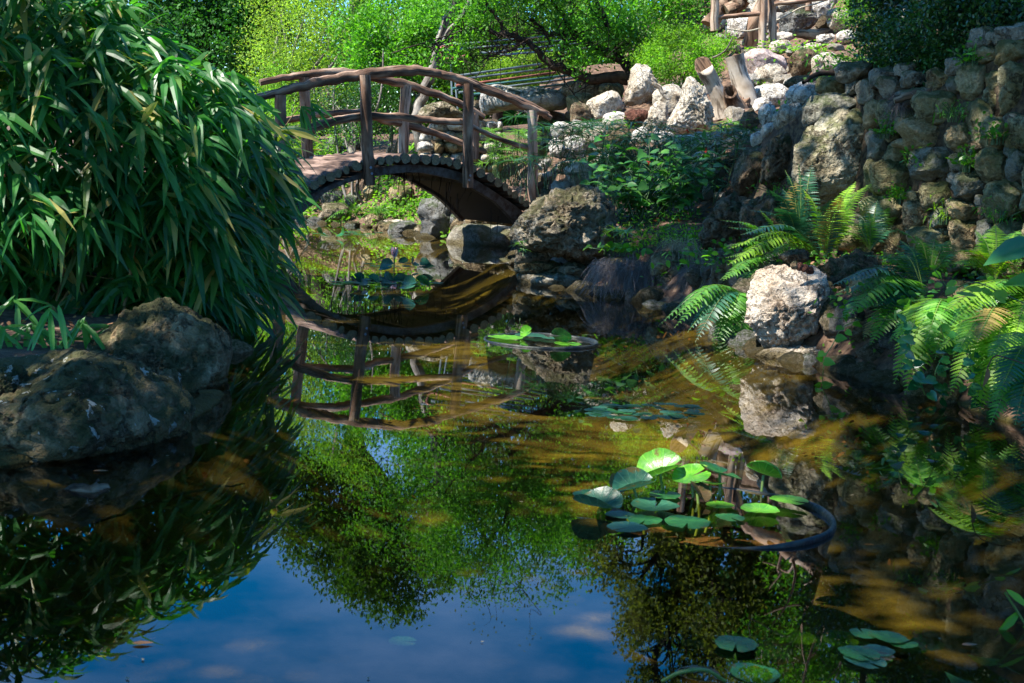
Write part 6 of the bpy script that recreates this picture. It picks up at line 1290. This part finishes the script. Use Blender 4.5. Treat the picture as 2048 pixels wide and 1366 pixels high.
# ------------------------------------------------------------------ lily pads
def pad_mesh(r=1.0, cup=.06, notch=.25, seed=0, fold=0.0):
    rs = random.Random(seed); V = [(0.0, 0.0, 0.0)]; n_ = 30; rings = (.35, .7, .93, 1.0); ph = rs.random() * 6
    for q in rings:
        for i in range(n_):
            a = notch / 2 + (2 * math.pi - notch) * i / (n_ - 1); w = 1 + .03 * math.sin(4 * a + ph) + .02 * math.sin(7 * a)
            x, y = math.cos(a) * q * w, math.sin(a) * q * w * .93
            z = cup * q ** 3 * (1 + .6 * math.sin(2 * a + ph)) + fold * abs(y) ** 1.5 + .012 * math.sin(11 * a) * q
            V.append((x * r, y * r, z * r))
    Fc = [[0, 1 + i, 2 + i] for i in range(n_ - 1)]
    for k in range(len(rings) - 1):
        for i in range(n_ - 1): a = 1 + k * n_ + i; Fc.append([a, a + n_, a + n_ + 1, a + 1])
    return V, Fc
padm = {}
for nm, mt in (('dark', padmat('pad_green', (.012, .085, .02), (.03, .15, .03))), ('bright', padmat('pad_lime', (.05, .22, .015), (.13, .36, .025))), ('teal', padmat('pad_teal', (.012, .07, .045), (.035, .13, .07))), ('bronze', padmat('pad_bronze', (.05, .05, .015), (.12, .07, .03)))):
    for s in range(3):
        V, Fc = pad_mesh(cup=[.03, .08, .15][s], seed=s, fold=[0, .1, .5][s]); me = bpy.data.meshes.new('lily_pad'); me.from_pydata(V, [], Fc); me.materials.append(mt); me.polygons.foreach_set('use_smooth', np.ones(len(me.polygons), dtype=bool)); padm[nm, s] = me
def pad(px, py, r, kind='dark', s=0, z=.006, rz=None, tilt=(0, 0), label='', group=None, stemto=None, Y=None):
    if stemto is not None: tilt = (tilt[0] * .45, tilt[1] * .8); r *= .95
    c = WP(px, py, z) if Y is None else PY(px, py, Y)
    if stemto is not None:
        root = empty('lily_pad', c, label, 'lily pad', group); o = bpy.data.objects.new('blade', padm[kind, s]); link(o); o.parent = root
        o.scale = (r, r, r); o.rotation_euler = (tilt[0], tilt[1], rz if rz is not None else random.random() * 6)
        e = np.array(stemto, float); t = TB(); t.tube(catmull([c + np.array([0, 0, -.004]), c * .55 + e * .45 + np.array([.01, 0, -.02]), e], 5), .005, 6, 0, False); t.build('stalk', L_stem, root); return root
    o = bpy.data.objects.new('lily_pad', padm[kind, s]); link(o); o.location = tuple(c); o.scale = (r, r, r); o.rotation_euler = (tilt[0], tilt[1], rz if rz is not None else random.random() * 6)
    return tag(o, label, 'lily pad', group)
def tub(label, px, py, rx, ry, rot=0.0, tl=.018):
    c = WP(px, py); root = empty('pond_tub', c, label, 'tub'); P = []
    prof = [(.80, -.28), (.95, -.05), (.968, .0), (.978, .010), (.998, .013), (1.016, .008), (1.02, -.004), (1.005, -.02), (.97, -.06), (.84, -.32)]
    n_ = 72; V = []; Fc = []
    for i in range(n_):
        a = i / n_ * 2 * math.pi; zo = tl - .018 + -.012 * (tl / .018) + tl * math.cos(a + .2) + .0025 * math.sin(5 * a) if tl > .01 else .004 * math.cos(a) + .002 * math.sin(5 * a)
        for (q, z_) in prof: V.append((c[0] + rx * q * math.cos(a), c[1] + ry * q * math.sin(a), z_ + zo ))
    m_ = len(prof)
    for i in range(n_):
        for j in range(m_ - 1): a = i * m_ + j; b_ = ((i + 1) % n_) * m_ + j; Fc.append([a, b_, b_ + 1, a + 1])
    np_mesh('rim', V, Fc, M_rim, root)
    V = [(c[0], c[1], -.12)] + [(c[0] + rx * .9 * math.cos(i / n_ * 6.2832), c[1] + ry * .9 * math.sin(i / n_ * 6.2832), -.13) for i in range(n_)]
    np_mesh('soil', V, [[0, 1 + i, 1 + (i + 1) % n_] for i in range(n_)], M_soil, root); return root
tub('near black plastic tub sunk to its rim, planted with water lilies', 1430, 1028, .355, .36)
tub('far black plastic tub sunk to its rim with flat pads', 1082, 683, .345, .33, tl=.004)
# raised leaves of the near tub
TC = WP(1400, 1030)
G1 = 'raised lily leaves of the near tub'
for (a, b_, z_, r, kd, s, rz, ti, lb) in [(1383, 952, .16, .070, 'bright', 1, .4, (.45, -.35), 'light green cupped leaf, front one of the raised pair'), (1440, 946, .17, .082, 'dark', 1, 1.0, (.55, .25), 'large round mid green leaf held highest over the near tub'),
        (1320, 945, .15, .088, 'bright', 2, .1, (.35, -.5), 'folded light green leaf pointing up to the right at the tub left'), (1527, 948, .14, .068, 'bright', 2, 3.0, (.3, -.35), 'curled leaf standing alone at the right of the raised leaves'),
        (1420, 968, .12, .058, 'bright', 1, 2.0, (.25, .2), 'pale leaf tucked below the large round leaf'), (1268, 975, .10, .075, 'teal', 2, .3, (.2, -.3), 'blue green folded leaf behind the brown curled leaf'),
        (1235, 972, .09, .042, 'bronze', 2, 1.2, (1.1, -.5), 'brown curled up young leaf at the left of the near tub'), (1395, 985, .08, .045, 'bronze', 2, 2.5, (.3, -.9), 'yellowish rolled leaf under the raised leaves')]:
    z_ *= .42; r *= .98; c = WP(a, b_, z_); e = c * .8 + TC * .2; e[2] = -.1; pad(a, b_, r, kd, s, z=z_, rz=rz, tilt=ti, label=lb, stemto=e)
for (a, b_, r, kd, s, z_, lb) in [(1195, 1013, .082, 'teal', 2, .02, 'large blue green pad at the left end of the near tub'), (1185, 990, .07, 'dark', 0, .006, 'dark pad behind the large blue green one'), (1310, 1015, .085, 'teal', 1, .01, 'long blue green pad in the front left of the near tub'),
        (1375, 1045, .08, 'dark', 0, .006, 'half sunk ragged pad at the front of the near tub'), (1255, 1055, .065, 'teal', 0, .006, 'blue green pad outside the front left rim'), (1520, 1022, .068, 'bright', 1, .012, 'light green pad in the right half of the near tub'), (1578, 1000, .066, 'bright', 0, .02, 'notched light green pad over the right rim'),
        (1330, 990, .06, 'dark', 0, .006, 'dark flat pad in the back of the near tub'), (1440, 1010, .05, 'bright', 0, .006, 'small yellow green pad under the raised leaves'), (1460, 1035, .05, 'dark', 0, .006, 'small dark pad between the ragged pad and the light one'), (1290, 1040, .06, 'dark', 0, .004, 'sunken dark pad left of the ragged pad'), (1240, 1030, .05, 'teal', 0, .005, 'small blue green pad at the left rim')]:
    pad(a, b_, r * .92, kd, s, z_, label=lb)
for (a, b_, r, kd, s, z_, ti, lb) in [(1010, 675, .11, 'bright', 0, .01, (0, 0), 'broad light green pad at the left of the far tub'), (1060, 671, .10, 'teal', 0, .01, (0, 0), 'blue green pad at the back of the far tub'), (1135, 688, .09, 'bright', 0, .01, (0, 0), 'yellow green pad at the right of the far tub'), (1122, 672, .065, 'dark', 1, .05, (.9, .1), 'dark leaf standing up at the back of the far tub'),
        (1053, 668, .05, 'bright', 2, .03, (.9, -.6), 'small folded leaf standing in the far tub'), (1100, 676, .06, 'teal', 0, .01, (0, 0), 'small pad in the middle of the far tub')]:
    pad(a, b_, r, kd, s, z_, tilt=ti, label=lb)
# clusters under the bridge
rp = random.Random(4)
def cluster(x0, x1, y0, y1, n_, r0_, r1_, kinds, lab, grp, up=0):
    for k in range(n_):
        a = rp.uniform(x0, x1); u_ = (a - x0) / (x1 - x0) * 2 - 1; yc = (y0 + y1) / 2; b_ = yc + rp.uniform(-1, 1) * (y1 - y0) / 2 * math.sqrt(max(.1, 1 - u_ * u_)); r = rp.uniform(r0_, r1_)
        raised = k < up; pad(a, b_, r, rp.choice(kinds), 2 if raised else 0, .06 if raised else (.004 + .0012 * (k % 5) if y0 < 1200 or k % 3 == 0 else -.012 - .004 * (k % 5)), tilt=((rp.uniform(.5, 1.0)), rp.uniform(-.6, .6)) if raised else (0, 0), label=lab[1] if raised else lab[0], group=grp)
cluster(665, 875, 556, 574, 34, .05, .08, ['teal', 'teal', 'dark', 'bright'], ('flat pad of the nearer lily patch under the bridge', 'upturned leaf of the nearer lily patch under the bridge'), 'lily patch in front of the arch', 8)
cluster(735, 880, 524, 535, 16, .05, .08, ['teal', 'dark'], ('flat pad of the farther lily patch with the pink bud', 'upturned leaf of the farther lily patch under the bridge'), 'farther lily patch under the bridge', 4)
cluster(625, 760, 458, 474, 22, .05, .09, ['teal', 'dark'], ('small pad drifting below the far bank', 'upturned leaf floating below the far bank'), 'lily pads near the far bank', 3)
cluster(1180, 1410, 806, 840, 60, .022, .042, ['teal', 'teal', 'dark'], ('tiny blue green pad of the floating patch in mid pond', ''), 'patch of tiny pads in mid pond', 0)
cluster(1380, 1860, 1262, 1330, 34, .022, .05, ['dark', 'dark', 'teal', 'bronze'], ('small blurred pad of the raft at the bottom right', ''), 'raft of weed and pads at the bottom right', 0)
for (a, b_, r, kd, lb) in [(1510, 1352, .055, 'dark', 'green pad at the bottom edge left of the red edged pad'), (1735, 1316, .055, 'bright', 'light green pad with a red underside in the bottom right raft'), (1395, 1352, .045, 'bronze', 'bronze pad at the bottom edge under the yellow stalk'), (1590, 1275, .05, 'bright', 'light green pad at the back of the bottom right raft'), (1680, 1280, .045, 'bright', 'yellow green ragged pad in the bottom right raft'), (805, 1283, .031, 'teal', 'single round turquoise pad alone on the reflected sky'), (100, 990, .0001, 'dark', '')]:
    if lb: pad(a, b_, r, kd, 1 if b_ > 1300 else 0, -.004 if r > .03 else .004, label=lb)
t = TB(); t.tube(catmull([WP(1325, 1362, .0), WP(1360, 1345, .03), WP(1410, 1340, .035), WP(1450, 1362, .0)], 6), .004, 6); tag(t.build('lily_stalk', L_stem), 'yellow curved lily stalk arching at the bottom edge', 'stalk')
fl = empty('water_lily_flower', WP(788, 536, 0), 'single pink water lily bud standing above the pads', 'flower'); c = WP(788, 536, 0) + np.array([0, 0, .10])
V, Fc = leaves(np.repeat([c], 9, 0), np.stack([np.cos(np.arange(9) * .7) * .28, np.sin(np.arange(9) * .7) * .28, np.ones(9)], 1), .12, .05, OVAL, cup=1); np_mesh('petals', V, Fc, M_pinkfl, fl); t = TB(); t.tube([c - np.array([0, 0, .14]), c - np.array([0, 0, .06]), c], .008, 6); t.build('stalk', L_stem, fl)

# floating / sunken bits
P = np.stack([rng.uniform(-2.5, 3, 420), rng.uniform(2.3, 12, 420), np.full(420, .003)], 1); P = P[inside_dist(P[:, 0], P[:, 1]) < -.03]
V, Fc = leaves(P, rdir(len(P)) * np.array([1, 1, .02]), rng.uniform(.004, .014, len(P)), rng.uniform(.003, .007, len(P)), OVAL, N=np.tile([0, 0, 1.0], (len(P), 1)), cup=.1)
tag(np_mesh('floating_specks', V, Fc, L_dry, smooth=False), 'tiny specks of plant debris floating on the pond surface', 'debris', kind='stuff')
def zi(px, py, z): return WP(px, py, z)
t = TB(); t.tube(jpath([zi(112, 990, -.02), zi(150, 983, -.005), zi(185, 983, 0), zi(214, 975, .0)], .01), [.006, .02, .018, .012], 8, .3, lump=.4); tag(t.build('bark_piece', [M_driftD, M_cut]), 'flat brown piece of bark floating at the left', 'bark')
for pts, r, mt, lb in [([(-20, 1025), (20, 1015), (45, 1008)], .006, M_cedarL, 'orange brown stick in the water at the left edge'), ([(30, 1040), (80, 1028), (125, 1016)], .007, M_culm, 'pale green sunken stick at the left'), ([(190, 1045), (260, 1022), (340, 995), (430, 975), (490, 968)], .005, M_driftD, 'long thin reddish branch lying in the dark water')]:
    t = TB(); t.tube(jpath([zi(a, b_, -.01) for a, b_ in pts], .01), [r * .7, r, r * .5], 6, 0); tag(t.build('stick', [mt, M_cut]), lb, 'stick')
for (a, b_, r, lb) in [(200, 942, .022, 'orange leaf floating before the long mossy boulder'), (283, 1287, .020, 'yellowish leaf floating near the bottom left'), (1625, 940, .012, 'small brown leaf on the water right of the near tub'), (720, 603, .02, 'brown leaf on the water below the lily patch'), (1940, 1290, .018, 'pale leaf drifting at the lower right')]:
    c = WP(a, b_, .004); V, Fc = leaves(np.array([c - np.array([r, 0, 0])]), np.array([(1, .2, 0)]), r * 2.2, r, LANCE, N=np.array([(0, 0, 1.0)]), cup=.5); tag(fobj('floating_leaf', [(V, Fc)], L_brownleaf), lb, 'leaf')
